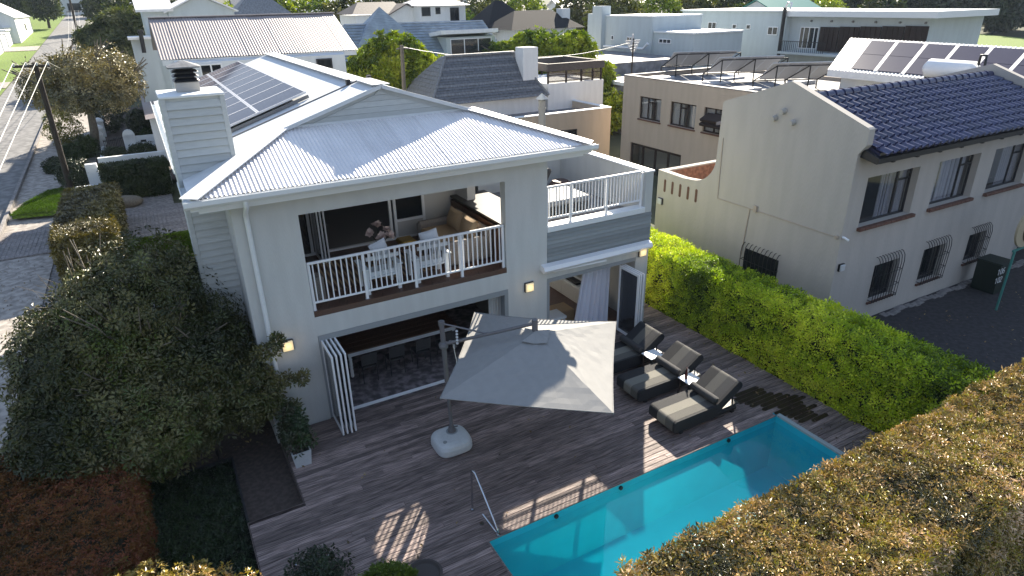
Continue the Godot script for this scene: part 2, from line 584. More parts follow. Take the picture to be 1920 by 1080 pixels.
	var lamp := M("lamp_glow", Color(0.62, 0.55, 0.38), 0.5)
	lamp.emission_enabled = true
	lamp.emission = Color(1.0, 0.93, 0.74)
	lamp.emission_energy_multiplier = 0.13

func terrain_height(z: float) -> float:
	return 0.0 if z > -20.0 else 0.05 * (-20.0 - z)

func ground() -> void:
	# one sheet to the horizon, flat round the houses and rising behind; left open under the pool and the garden beds
	var zs := [60.0, 10.5, 5.0, -12.0, -20.0, -30.0, -45.0, -70.0, -110.0, -170.0, -260.0, -420.0]
	var b := MB.new()
	var xs := [-250.0, -60.0, -20.0, -2.0, 10.8, 20.0, 60.0, 150.0, 420.0]
	for i in zs.size() - 1:
		for j in xs.size() - 1:
			if zs[i] <= 10.5 and zs[i] > -12.0 and xs[j] >= -2.0 and xs[j] < 10.8 : continue
			b.quado(V(xs[j], terrain_height(zs[i]), zs[i]), V(xs[j + 1], terrain_height(zs[i]), zs[i]), V(xs[j + 1], terrain_height(zs[i + 1]), zs[i + 1]), V(xs[j], terrain_height(zs[i + 1]), zs[i + 1]), Vector3.UP)
	for q in b.v.size(): b.v[q] = b.v[q] - Vector3(0, 0.3 + clampf((-b.v[q].z - 20.0) * 0.004, 0.0, 0.0), 0)
	structure("ground", b, mats["terrain"])
	b = MB.new()
	b.box(V(-2.0, -0.42, -12), V(10.8, -0.31, 5.27))
	b.box(V(-2.0, -0.42, 5.27), V(1.7, -0.31, 10.5))
	b.box(V(9.32, -0.42, 5.27), V(10.8, -0.31, 10.5))
	structure("ground_under_deck", b, mats["deck_under"])

# corrugated sheet: o at the eave start, u along the eave, d plan direction up the slope, rise per metre; reach(q) gives [from, to]
func corrugated(b: MB, o: Vector3, u: Vector3, d: Vector3, rise: float, width: float, pitch: float, amp: float, reach: Callable) -> void:
	var up := (d + Vector3.UP * rise)
	var nrm := u.cross(up).normalized()
	if nrm.y < 0: nrm = -nrm
	var k := int(width / pitch) * 6
	var qs := []
	for i in k + 1: qs.append(width * i / k)
	for i in k:
		var q0: float = qs[i]
		var q1: float = qs[i + 1]
		var r0: Array = reach.call(q0)
		var r1: Array = reach.call(q1)
		if r0[1] - r0[0] < 0.001 and r1[1] - r1[0] < 0.001: continue
		var n0 := (nrm - u * amp * TAU / pitch * cos(TAU * q0 / pitch)).normalized()
		var n1 := (nrm - u * amp * TAU / pitch * cos(TAU * q1 / pitch)).normalized()
		var h0 := nrm * amp * sin(TAU * q0 / pitch)
		var h1 := nrm * amp * sin(TAU * q1 / pitch)
		var a: Vector3 = o + u * q0 + up * r0[0] + h0
		var c: Vector3 = o + u * q1 + up * r1[0] + h1
		var e: Vector3 = o + u * q1 + up * r1[1] + h1
		var f: Vector3 = o + u * q0 + up * r0[1] + h0
		if (c - a).cross(e - a).dot(nrm) + (e - a).cross(f - a).dot(nrm) > 0: b.smooth_quad(a, c, e, f, n0, n1, n1, n0)
		else: b.smooth_quad(a, f, e, c, n0, n0, n1, n1)

func wall_lamp(par: Node3D, p: Vector3, out: Vector3, frame: Material, lit := true, w := 0.2) -> void:
	var b := MB.new()
	var side := out.cross(Vector3.UP)
	var t := Transform3D(Basis(side, Vector3.UP, -out), p)
	b.obox(t.translated_local(V(0, 0, -0.03)), V(w + 0.035, w + 0.035, 0.06), 0.01)
	var f := part(par, "wall_lamp", b, frame)
	b = MB.new()
	b.obox(t.translated_local(V(0, 0, -0.075)), V(w, w, 0.05), 0.012)
	var off := par.global_position
	var o := MeshInstance3D.new()
	o.name = "lamp_glass"
	var me := b.mesh(off)
	me.surface_set_material(0, mats["lamp_glow"] if lit else mats["white_plastic"])
	o.mesh = me
	f.add_child(o, true)
	if lit:
		var l := OmniLight3D.new()
		l.name = "lamp_light"
		par.add_child(l, true)
		l.position = p + out * 0.16 - off
		l.light_energy = 0.012
		l.light_color = Color(1.0, 0.85, 0.6)
		l.light_size = 0.1
		l.omni_range = 6.0
		l.omni_attenuation = 2.0
		l.shadow_enabled = true

# railing along x at depth z: top and bottom rails, wide posts, balusters
func railing(par: Node3D, x0: float, x1: float, y0: float, y1: float, z: float, posts: Array, gap: float) -> void:
	var b := MB.new()
	b.box(V(x0, y1 - 0.055, z - 0.035), V(x1, y1, z + 0.035), 0.012)
	b.box(V(x0, y0 + 0.09, z - 0.022), V(x1, y0 + 0.135, z + 0.022), 0.008)
	var rl := part(par, "railing", b, mats["white_metal"])
	for x in posts:
		b = MB.new()
		b.box(V(x - 0.032, y0 - 0.07, z - 0.03), V(x + 0.032, y1 - 0.056, z + 0.03), 0.008)
		b.box(V(x - 0.05, y0 - 0.085, z - 0.045), V(x + 0.05, y0 - 0.07, z + 0.045))
		part(rl, "post", b, mats["white_metal"])
	var k := int((x1 - x0) / gap)
	for i in range(1, k):
		var x := x0 + (x1 - x0) * i / k
		var near := false
		for q in posts:
			if absf(q - x) < 0.05: near = true
		if near: continue
		b = MB.new()
		b.box(V(x - 0.013, y0 + 0.136, z - 0.013), V(x + 0.013, y1 - 0.056, z + 0.013))
		part(rl, "baluster", b, mats["white_metal"])

# part placed under a part (the offset of the thing carries through)
func lap_boards(par: Node3D, x0: float, x1: float, y0: float, y1: float, z: float, h: float, key: String, along_z := false, x := 0.0) -> void:
	var k := int(round((y1 - y0) / h))
	var hh := (y1 - y0) / k
	for i in k:
		var b := MB.new()
		var ya := y0 + hh * i
		var yb := ya + hh - 0.010
		var poly := PackedVector2Array([Vector2(0, ya), Vector2(0.045, ya), Vector2(0.012, yb), Vector2(0, yb)])
		if along_z: b.prism(poly, V(x, 0, x0), V(-1, 0, 0), V(0, 1, 0), V(0, 0, x1 - x0))
		else: b.prism(poly, V(x0, 0, z), V(0, 0, 1), V(0, 1, 0), V(x1 - x0, 0, 0))
		part(par, "board", b, mats["%s_%d" % [key, rng.randi() % 3]])

func house() -> void:
	var h := thing("beach_house", "grey two storey house with white metal roof, open balcony and pool deck", "house", V(2.8, 0, -4))
	var P: Material = mats["house_paint"]
	var b := MB.new()
	# facade, 25 cm thick, round the openings
	b.box(V(-1.04, -0.3, -0.25), V(0.22, 5.5, 0))
	b.box(V(0.22, 2.2, -0.25), V(5.1, 2.66, 0))
	b.box(V(0.22, 5.03, -0.25), V(5.08, 5.5, 0))
	b.box(V(5.1, -0.05, -0.25), V(6.28, 2.66, 0))
	b.box(V(5.08, 2.66, -0.25), V(6.28, 5.5, 0))
	# upper rooms: side walls, back wall and the floor slab
	b.box(V(-1.04, -0.3, -15.3), V(-0.8, 5.6, -0.25))
	b.box(V(6.45, 4.9, -15.3), V(6.7, 5.6, -4.31))
	b.box(V(6.45, 0, -15.3), V(6.7, 4.9, -4.31))
	b.box(V(-0.8, 0, -15.3), V(6.45, 5.6, -15.05))
	b.box(V(-0.8, 2.48, -15.05), V(6.28, 2.66, -0.25))
	part(h, "wall", b, P)
	b = MB.new()
	b.box(V(-0.8, 5.32, -4.31), V(5.65, 5.45, -0.25))
	b.box(V(-0.8, 5.32, -15.05), V(6.45, 5.45, -4.31))
	b.box(V(-0.02, 2.66, -3.6), V(0.2, 5.32, -0.25))
	b.box(V(5.35, 2.66, -3.6), V(5.6, 3.72, -0.25))
	b.box(V(5.35, 3.72, -3.6), V(5.6, 5.32, -2.75))
	part(h, "balcony_wall", b, mats["inside_wall"])
	# lower rooms
	b = MB.new()
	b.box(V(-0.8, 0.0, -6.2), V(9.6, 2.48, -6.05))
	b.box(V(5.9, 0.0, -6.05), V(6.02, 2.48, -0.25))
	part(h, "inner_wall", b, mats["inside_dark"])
	b = MB.new()
	b.box(V(-0.8, -0.3, -6.05), V(9.6, -0.012, -0.02))
	part(h, "floor", b, mats["stone_floor"])
	b = MB.new()
	b.box(V(6.02, -0.012, -6.05), V(9.5, 0.004, -0.3))
	part(h, "wooden_floor", b, mats["wood_floor"])
	b = MB.new()
	b.box(V(-0.02, 2.662, -3.55), V(5.35, 2.79, -0.004))
	part(h, "balcony_floor", b, mats["wood_floor"])
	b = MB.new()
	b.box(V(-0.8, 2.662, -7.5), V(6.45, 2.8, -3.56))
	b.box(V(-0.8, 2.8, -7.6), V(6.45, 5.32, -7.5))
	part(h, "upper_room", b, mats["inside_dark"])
	# reveals of the wide lower opening
	b = MB.new()
	b.box(V(0.224, 2.06, -0.2), V(5.096, 2.197, 0.012))
	b.box(V(0.224, 0, -0.2), V(0.36, 2.058, 0.012))
	b.box(V(4.99, 0, -0.2), V(5.096, 2.058, 0.012))
	b.box(V(6.284, 2.09, -0.28), V(9.3, 2.197, -0.018))
	b.box(V(6.284, 0, -0.28), V(6.38, 2.088, -0.018))
	part(h, "opening_frame", b, mats["grey_trim"])
	b = MB.new()
	b.box(V(0.62, -0.008, -0.13), V(4.98, 0.022, -0.02), 0.006)
	b.box(V(0.62, 0.022, -0.10), V(4.98, 0.03, -0.09))
	part(h, "door_track", b, mats["white_metal"])
	# terrace block on the right
	b = MB.new()
	b.box(V(6.284, 2.2, -0.3), V(9.75, 2.62, -0.03))
	b.box(V(9.3, -0.05, -0.3), V(9.75, 2.2, -0.03))
	b.box(V(9.5, -0.3, -6.2), V(9.75, 3.4, -0.3))
	b.box(V(6.284, 2.62, -0.3), V(9.75, 3.5, -0.06))
	b.box(V(9.5, 3.4, -4.3), V(9.75, 4.62, -0.03))
	b.box(V(6.7, 3.4, -4.45), V(9.75, 4.62, -4.312))
	b.box(V(5.65, 5.33, -4.31), V(6.28, 6.0, -4.2))
	b.box(V(6.28, 2.9, -4.3), V(9.5, 3.4, -0.3))
	b.box(V(5.6, 2.66, -4.3), V(6.28, 3.4, -0.25))
	part(h, "terrace_wall", b, P)
	b = MB.new()
	b.box(V(9.47, 4.622, -4.48), V(9.78, 4.67, 0.0), 0.012)
	b.box(V(6.7, 4.622, -4.48), V(9.468, 4.67, -4.27), 0.012)
	b.box(V(6.29, 3.502, -0.32), V(9.498, 3.66, 0.012), 0.01)
	part(h, "coping", b, mats["house_trim"])
	b = MB.new()
	b.box(V(6.28, 3.402, -4.298), V(9.498, 3.44, -0.33))
	part(h, "terrace_floor", b, mats["paving"])
	var clad := MB.new()
	clad.box(V(6.284, 2.64, -0.06), V(9.75, 3.5, -0.035))
	var cl := part(h, "cladding", clad, mats["dark_clad_1"])
	lap_boards(cl, 6.286, 9.75, 2.62, 3.5, -0.033, 0.105, "dark_clad")
	railing(h, 6.3, 9.36, 3.745, 4.7, -0.08, [6.32, 7.05, 8.21, 9.38], 0.099)
	railing(h, 0.235, 5.06, 2.86, 3.93, -0.09, [0.27, 1.47, 2.68, 3.88, 5.03], 0.121)
	# chimney and the boarded side of the house
	b = MB.new()
	b.box(V(-1.75, -0.3, -2.55), V(-0.64, 7.36, -1.34))
	var ch := part(h, "chimney", b, mats["clad_1"])
	lap_boards(ch, -1.70, -0.69, 0.0, 7.3, -1.34, 0.155, "clad")
	lap_boards(ch, -2.55, -1.34, 0.0, 7.3, 0, 0.155, "clad", true, -1.75)
	b = MB.new()
	b.box(V(-1.79, -0.3, -1.345), V(-1.695, 7.36, -1.295), 0.008)
	b.box(V(-0.70, 5.6, -1.345), V(-0.605, 7.36, -1.295), 0.008)
	b.box(V(-0.645, 5.6, -2.55), V(-0.605, 7.36, -1.35))
	part(ch, "corner_board", b, mats["clad_2"])
	b = MB.new()
	b.box(V(-1.80, 7.362, -2.58), V(-0.595, 7.41, -1.275), 0.012)
	part(ch, "cap", b, mats["house_trim"])
	b = MB.new()
	b.box(V(-1.42, 7.41, -2.28), V(-0.98, 7.60, -1.84), 0.01)
	part(ch, "plinth", b, mats["beige"])
	b = MB.new()
	for i in 3:
		var y := 7.62 + 0.085 * i
		b.stack(V(-1.2, y, -2.06), [[0.0, 0.25, 0.25, 8.0], [0.03, 0.22, 0.22, 8.0], [0.05, 0.17, 0.17, 8.0]], 16)
	b.box(V(-1.36, 7.6, -2.22), V(-1.04, 7.86, -1.9))
	part(ch, "cowl", b, mats["dark_metal"])
	b = MB.new()
	b.stack(V(-1.2, 7.87, -2.06), [[0.0, 0.31, 0.31, 8.0], [0.025, 0.31, 0.31, 8.0], [0.13, 0.04, 0.04, 4.0]], 16)
	part(ch, "cowl_hood", b, mats["slate_b"])
	b = MB.new()
	b.box(V(-1.10, 0, -15.3), V(-1.042, 5.5, -2.56))
	part(h, "side_cladding", b, mats["clad_0"])
	# roof
	var rise := 0.335
	var E0 := V(-1.71, 5.76, 0.45)
	var W := 9.0
	var G := 2.2
	b = MB.new()
	b.bar(E0 + V(0.1, -0.03, -0.04), E0 + V(W - 0.1, -0.03, -0.04), 0.06, 0.03)
	var roof := part(h, "roof", b, mats["roof_white"])
	for i in 12:
		b = MB.new()
		var q0 := 0.75 * i
		corrugated(b, E0 + V(q0, 0.003 * (i % 2), 0.006 * (i % 3)), V(1, 0, 0), V(0, 0, -1), rise, 0.75, 0.0833, 0.011, func(q): return [0.0, maxf(0.0, minf(minf(q + q0, W - q - q0), G))])
		if b.v.size(): part(roof, "roof_sheet", b, mats["roof_sheet_%d" % [1, 0, 2, 1, 1, 0, 1, 2, 0, 1, 2, 1][i]])
	b = MB.new()
	var half := W / 2
	var L := 15.95
	var left := func(q): return [0.0, minf(q, G)] if q < G - 0.15 else [0.0, half]
	corrugated(b, E0 + V(0, 0, 0), V(0, 0, -1), V(1, 0, 0), rise, 3.55, 0.0865, 0.0013, left)
	corrugated(b, E0 + V(0, -0.06, -3.55), V(0, 0, -1), V(1, 0, 0), rise, L - 3.55, 0.0865, 0.0013, func(q): return [0.0, half])
	corrugated(b, E0 + V(W, 0, 0), V(0, 0, -1), V(-1, 0, 0), rise, 3.55, 0.0865, 0.0013, func(q): return [0.0 if q < 0.75 else minf(1.05, q), minf(q, G)] if q < G - 0.15 else [1.05, half])
	corrugated(b, E0 + V(W, -0.06, -3.55), V(0, 0, -1), V(-1, 0, 0), rise, L - 3.55, 0.0865, 0.0013, func(q): return [1.05 if q < 1.2 else 0.0, half])
	part(roof, "side_sheet", b, mats["roof_smooth"])
	# ridge, hips, flashings
	b = MB.new()
	var top := 5.76 + half * rise
	b.bar(V(E0.x + half - 0.1, top + 0.015, -1.62), V(E0.x + half - 0.1, top + 0.015, -3.1), 0.22, 0.02)
	b.bar(V(E0.x + half + 0.1, top + 0.015, -1.62), V(E0.x + half + 0.1, top + 0.015, -3.1), 0.22, 0.02)
	b.bar(V(E0.x + half - 0.1, top - 0.04, -3.16), V(E0.x + half - 0.1, top - 0.04, -15.5), 0.26, 0.02)
	b.bar(V(E0.x + half + 0.1, top - 0.04, -3.16), V(E0.x + half + 0.1, top - 0.04, -15.5), 0.26, 0.02)
	for s in [0, 1]:
		var c0 := V(E0.x + (W if s else 0.0), E0.y + 0.02, E0.z)
		var c1 := V(E0.x + (W - G if s else G), E0.y + G * rise + 0.035, E0.z - G)
		var dir := (c1 - c0).normalized()
		var sd := V(dir.z, 0, -dir.x).normalized()
		b.obox(Transform3D(Basis(sd, dir.cross(sd) * -1.0, dir), (c0 + c1) / 2 + sd * 0.1).orthonormalized(), V(0.26, 0.02, c0.distance_to(c1)))
		b.obox(Transform3D(Basis(sd, dir.cross(sd) * -1.0, dir), (c0 + c1) / 2 - sd * 0.08 + V(0, 0.006, 0)).orthonormalized(), V(0.2, 0.02, c0.distance_to(c1)))
	part(roof, "ridge_cap", b, mats["roof_white"])
	b = MB.new()
	b.bar(V(E0.x + 0.9, E0.y + 0.9 * rise + 0.0, -3.13), V(E0.x + half, top + 0.0, -3.13), 0.03, 0.05)
	part(roof, "seam", b, mats["grey_metal"])
	b = MB.new()
	b.box(V(2.4, top - 0.12, -3.2), V(2.5, top + 0.02, -3.08), 0.01)
	b.box(V(2.95, top - 0.02, -3.25), V(3.05, top + 0.08, -3.12), 0.01)
	part(roof, "bracket", b, mats["black"])
	# dutch gable
	var gx0 := E0.x + G - 0.12
	var gx1 := E0.x + W - G + 0.12
	var gy := E0.y + G * rise
	var gz := E0.z - G
	b = MB.new()
	b.prism(PackedVector2Array([Vector2(gx0, gy - 0.02), Vector2(gx1, gy - 0.02), Vector2(E0.x + half, top - 0.03)]), V(0, 0, gz - 0.1), V(1, 0, 0), V(0, 1, 0), V(0, 0, 0.1))
	var ga := part(h, "gable", b, mats["clad_1"])
	for i in 5:
		var ya := gy + 0.03 + 0.13 * i
		var yb := ya + 0.124
		var inset := 0.62
		var xa := gx0 + inset + (ya - gy) / rise
		var xb := gx0 + inset + (yb - gy) / rise
		if xb > E0.x + half: xb = E0.x + half - 0.02
		var w := E0.x * 2 + W
		b = MB.new()
		b.prism(PackedVector2Array([Vector2(xa, ya), Vector2(w - xa, ya), Vector2(w - xb, yb), Vector2(xb, yb)]), V(0, 0, gz), V(1, 0, 0), V(0, 1, 0), V(0, 0, 0.022))
		part(ga, "board", b, mats["clad_%d" % (i % 3)])
	b = MB.new()
	for s in [-1.0, 1.0]:
		var a := V(E0.x + half + s * (half - G - 0.02), gy + 0.0, gz + 0.12)
		var c := V(E0.x + half, top - 0.03, gz + 0.12)
		b.bar(a, c, 0.025, 0.08)
		b.bar(a + V(0, 0.035, -0.04), c + V(0, 0.035, -0.04), 0.1, 0.02)
	b.box(V(gx0 + 0.1, gy - 0.02, gz + 0.002), V(gx1 - 0.1, gy + 0.05, gz + 0.03))
	part(ga, "barge_board", b, mats["roof_smooth"])
	# eaves
	b = MB.new()
	b.box(V(-1.74, 5.52, 0.36), V(7.32, 5.735, 0.41))
	b.box(V(-1.6, 5.46, 0.0), V(7.1, 5.518, 0.358))
	b.box(V(6.72, 5.46, -15.4), V(7.2, 5.518, -4.5))
	b.box(V(6.3, 5.46, -0.3), V(7.2, 5.518, 0.0))
	b.box(V(7.2, 5.52, -15.4), V(7.25, 5.735, -4.5))
	b.box(V(7.2, 5.52, -0.3), V(7.25, 5.735, 0.36))
	b.box(V(-1.66, 5.52, -1.26), V(-1.61, 5.735, 0.36))
	b.box(V(-1.66, 5.52, -15.4), V(-1.61, 5.735, -2.6))
	b.box(V(-1.61, 5.46, -15.4), V(-1.04, 5.518, -2.6))
	b.box(V(-1.61, 5.46, -1.26), V(-1.04, 5.518, 0.0))
	part(h, "fascia", b, mats["house_trim"])
	b = MB.new()
	b.prism(PackedVector2Array([Vector2(0, 0.14), Vector2(0, 0), Vector2(0.1, 0), Vector2(0.135, 0.05), Vector2(0.135, 0.14), Vector2(0.12, 0.14), Vector2(0.12, 0.055), Vector2(0.09, 0.016), Vector2(0.016, 0.016), Vector2(0.016, 0.14)]), V(-1.84, 5.60, 0.413), V(0, 0, 1), V(0, 1, 0), V(9.26, 0, 0))
	b.prism(PackedVector2Array([Vector2(0, 0.14), Vector2(0, 0), Vector2(0.1, 0), Vector2(0.135, 0.05), Vector2(0.135, 0.14), Vector2(0.12, 0.14), Vector2(0.12, 0.055), Vector2(0.09, 0.016), Vector2(0.016, 0.016), Vector2(0.016, 0.14)]), V(-1.69, 5.60, -1.26), V(-1, 0, 0), V(0, 1, 0), V(0, 0, 1.66))
	b.prism(PackedVector2Array([Vector2(0, 0.14), Vector2(0, 0), Vector2(0.1, 0), Vector2(0.135, 0.05), Vector2(0.135, 0.14), Vector2(0.12, 0.14), Vector2(0.12, 0.055), Vector2(0.09, 0.016), Vector2(0.016, 0.016), Vector2(0.016, 0.14)]), V(-1.69, 5.60, -15.4), V(-1, 0, 0), V(0, 1, 0), V(0, 0, 12.8))
	part(h, "gutter", b, mats["house_trim"])
	b = MB.new()
	b.tube([V(-0.78, 5.62, 0.47), V(-0.78, 5.48, 0.47), V(-0.78, 5.26, 0.09), V(-0.78, 5.1, 0.07), V(-0.78, 0.05, 0.07)], 0.05, 8)
	b.tube([V(-1.2, 5.6, -2.75), V(-1.2, 0.1, -2.75)], 0.05, 8)
	part(h, "downpipe", b, mats["house_trim"])
	# awning cassette
	b = MB.new()
	b.prism(PackedVector2Array([Vector2(0, 0), Vector2(0.2, -0.04), Vector2(0.25, 0.03), Vector2(0.2, 0.13), Vector2(0.05, 0.17), Vector2(0, 0.15)]), V(6.08, 2.5, -0.03), V(0, 0, 1), V(0, 1, 0), V(3.62, 0, 0))
	var aw := part(h, "awning", b, mats["white_metal"])
	b = MB.new()
	b.bar(V(6.4, 2.45, 0.1), V(8.1, 2.42, 0.16), 0.05, 0.05)
	b.bar(V(7.9, 2.46, 0.08), V(9.5, 2.45, 0.1), 0.05, 0.05)
	part(aw, "folding_arm", b, mats["white_metal"])
	for q in [V(-0.45, 2.17, 0.0), V(5.71, 2.13, 0.0), V(9.5, 2.33, -0.03)]:
		wall_lamp(h, q, V(0, 0, 1), mats["terracotta"], true, 0.23)
	# glazed doors at the back of the balcony
	b = MB.new()
	b.box(V(0.2, 2.80, -3.62), V(5.35, 2.86, -3.53))
	b.box(V(0.2, 4.98, -3.62), V(5.35, 5.06, -3.53))
	for x in [0.2, 1.02, 3.28, 3.42, 4.28]: b.box(V(x, 2.86, -3.61), V(x + 0.075, 4.98, -3.54))
	b.box(V(3.495, 3.3, -3.61), V(4.28, 3.37, -3.54))
	var df := part(h, "balcony_door_frame", b, mats["white_metal"])
	b = MB.new()
	b.box(V(3.5, 2.86, -3.59), V(4.28, 3.3, -3.56))
	b.box(V(4.36, 2.80, -3.6), V(5.35, 5.32, -3.56))
	b.box(V(0.2, 5.06, -3.6), V(4.36, 5.32, -3.56))
	part(df, "door_panel", b, mats["inside_wall"])
	b = MB.new()
	b.box(V(0.275, 2.86, -3.585), V(1.02, 4.98, -3.575))
	part(df, "pane", b, mats["pane_dark"])
	b = MB.new()
	b.box(V(3.495, 3.37, -3.585), V(4.28, 4.98, -3.575))
	part(df, "pane", b, mats["pane_dark"])
	folding_doors(h, V(1.12, 2.8, -3.5), 3, 0.085, 0.75, 2.17)
	folding_doors(h, V(0.27, 0.02, -0.02), 4, 0.098, 0.9, 2.05)
	folding_doors(h, V(8.72, 0.02, -0.02), 3, 0.085, 0.86, 2.05)
	solar_panels(h)

# a stack of narrow glazed leaves folded out at right angles to the facade
func folding_doors(par: Node3D, o: Vector3, leaves: int, pitch: float, w: float, h: float) -> void:
	for i in leaves:
		var x := o.x + pitch * i
		var len := w * (1.0 - 0.02 * (i % 2))
		var b := MB.new()
		var t := 0.038
		b.box(V(x, o.y, o.z), V(x + t, o.y + 0.09, o.z + len), 0.004)
		b.box(V(x, o.y + h - 0.07, o.z), V(x + t, o.y + h, o.z + len), 0.004)
		b.box(V(x, o.y + 0.09, o.z), V(x + t, o.y + h - 0.07, o.z + 0.07), 0.004)
		b.box(V(x, o.y + 0.09, o.z + len - 0.07), V(x + t, o.y + h - 0.07, o.z + len), 0.004)
		b.box(V(x + 0.008, o.y + 0.3, o.z + len + 0.001), V(x + t - 0.008, o.y + h - 0.25, o.z + len + 0.003))
		var f := part(par, "folding_door", b, mats["white_metal"])
		b = MB.new()
		b.box(V(x + 0.014, o.y + 0.09, o.z + 0.07), V(x + 0.024, o.y + h - 0.07, o.z + len - 0.07))
		part(f, "pane", b, mats["pane_dark"])
		if i == leaves - 1:
			b = MB.new()
			b.tube([V(x + t, o.y + 1.02, o.z + len - 0.035), V(x + t + 0.05, o.y + 1.02, o.z + len - 0.035), V(x + t + 0.05, o.y + 1.02, o.z + len - 0.14)], 0.011, 6)
			part(f, "handle", b, mats["steel"])

func solar_panels(h: Node3D) -> void:
	var o := thing("roof_solar_array", "dark blue solar panels in two rows on the white roof behind the boarded chimney", "solar panels", V(0.5, 6.5, -9))
	var rise := 0.335
	var up := V(1, rise, 0).normalized()
	var nrm := V(-rise, 1, 0).normalized()
	var pm := MB.new()
	var fm := MB.new()
	pm.box(V(-0.615, 0.0, -0.61), V(0.615, 0.03, 0.61))
	fm.box(V(-0.64, -0.012, -0.637), V(-0.605, 0.036, 0.637)); fm.box(V(0.605, -0.012, -0.637), V(0.64, 0.036, 0.637))
	fm.box(V(-0.605, -0.012, -0.637), V(0.605, 0.036, -0.603)); fm.box(V(-0.605, -0.012, 0.603), V(0.605, 0.036, 0.637))
	var cell := pm.mesh()
	var frame := fm.mesh()
	for c in 2:
		for r in 9:
			var s := 2.05 + 0.64 + 1.28 * (1 - c) - 1.0 * 0.0
			var x := -1.71 + (0.93 + 0.64 + 1.29 * c) * cos(atan(rise))
			var y := 5.76 + (x + 1.71) * rise
			var z := -4.6 - 1.285 * r
			var t := Transform3D(Basis(up, nrm, V(0, 0, 1)), V(x, y, z) + nrm * 0.09)
			var p := piece(o, "solar_panel", cell, t, mats["panel_cell"])
			var f := MeshInstance3D.new()
			f.name = "frame"
			f.mesh = frame
			f.material_override = mats["panel_frame"]
			p.add_child(f, true)
	var b := MB.new()
	b.bar(V(-0.9, 6.03, -3.93), V(1.62, 6.03 + 2.52 * rise, -3.93), 0.03, 0.08)
	part(o, "mounting_rail", b, mats["grey_metal"])

func plank_row(par: Node3D, z: float, x0: float, x1: float, mesh: Mesh) -> void:
	var x := x0
	var first := true
	while x < x1 - 0.02:
		var l := rng.randf_range(2.6, 4.6)
		if first: l *= rng.randf_range(0.35, 1.0)
		first = false
		if x1 - x - l < 0.8: l = x1 - x
		l = minf(l, x1 - x)
		var t := Transform3D(Basis.from_scale(V(l - 0.004, 1, 1)), V(x + l / 2, rng.randf_range(-0.0025, 0.0015), z))
		piece(par, "plank", mesh, t, mats["deck_%d" % (rng.randi() % 8)])
		x += l

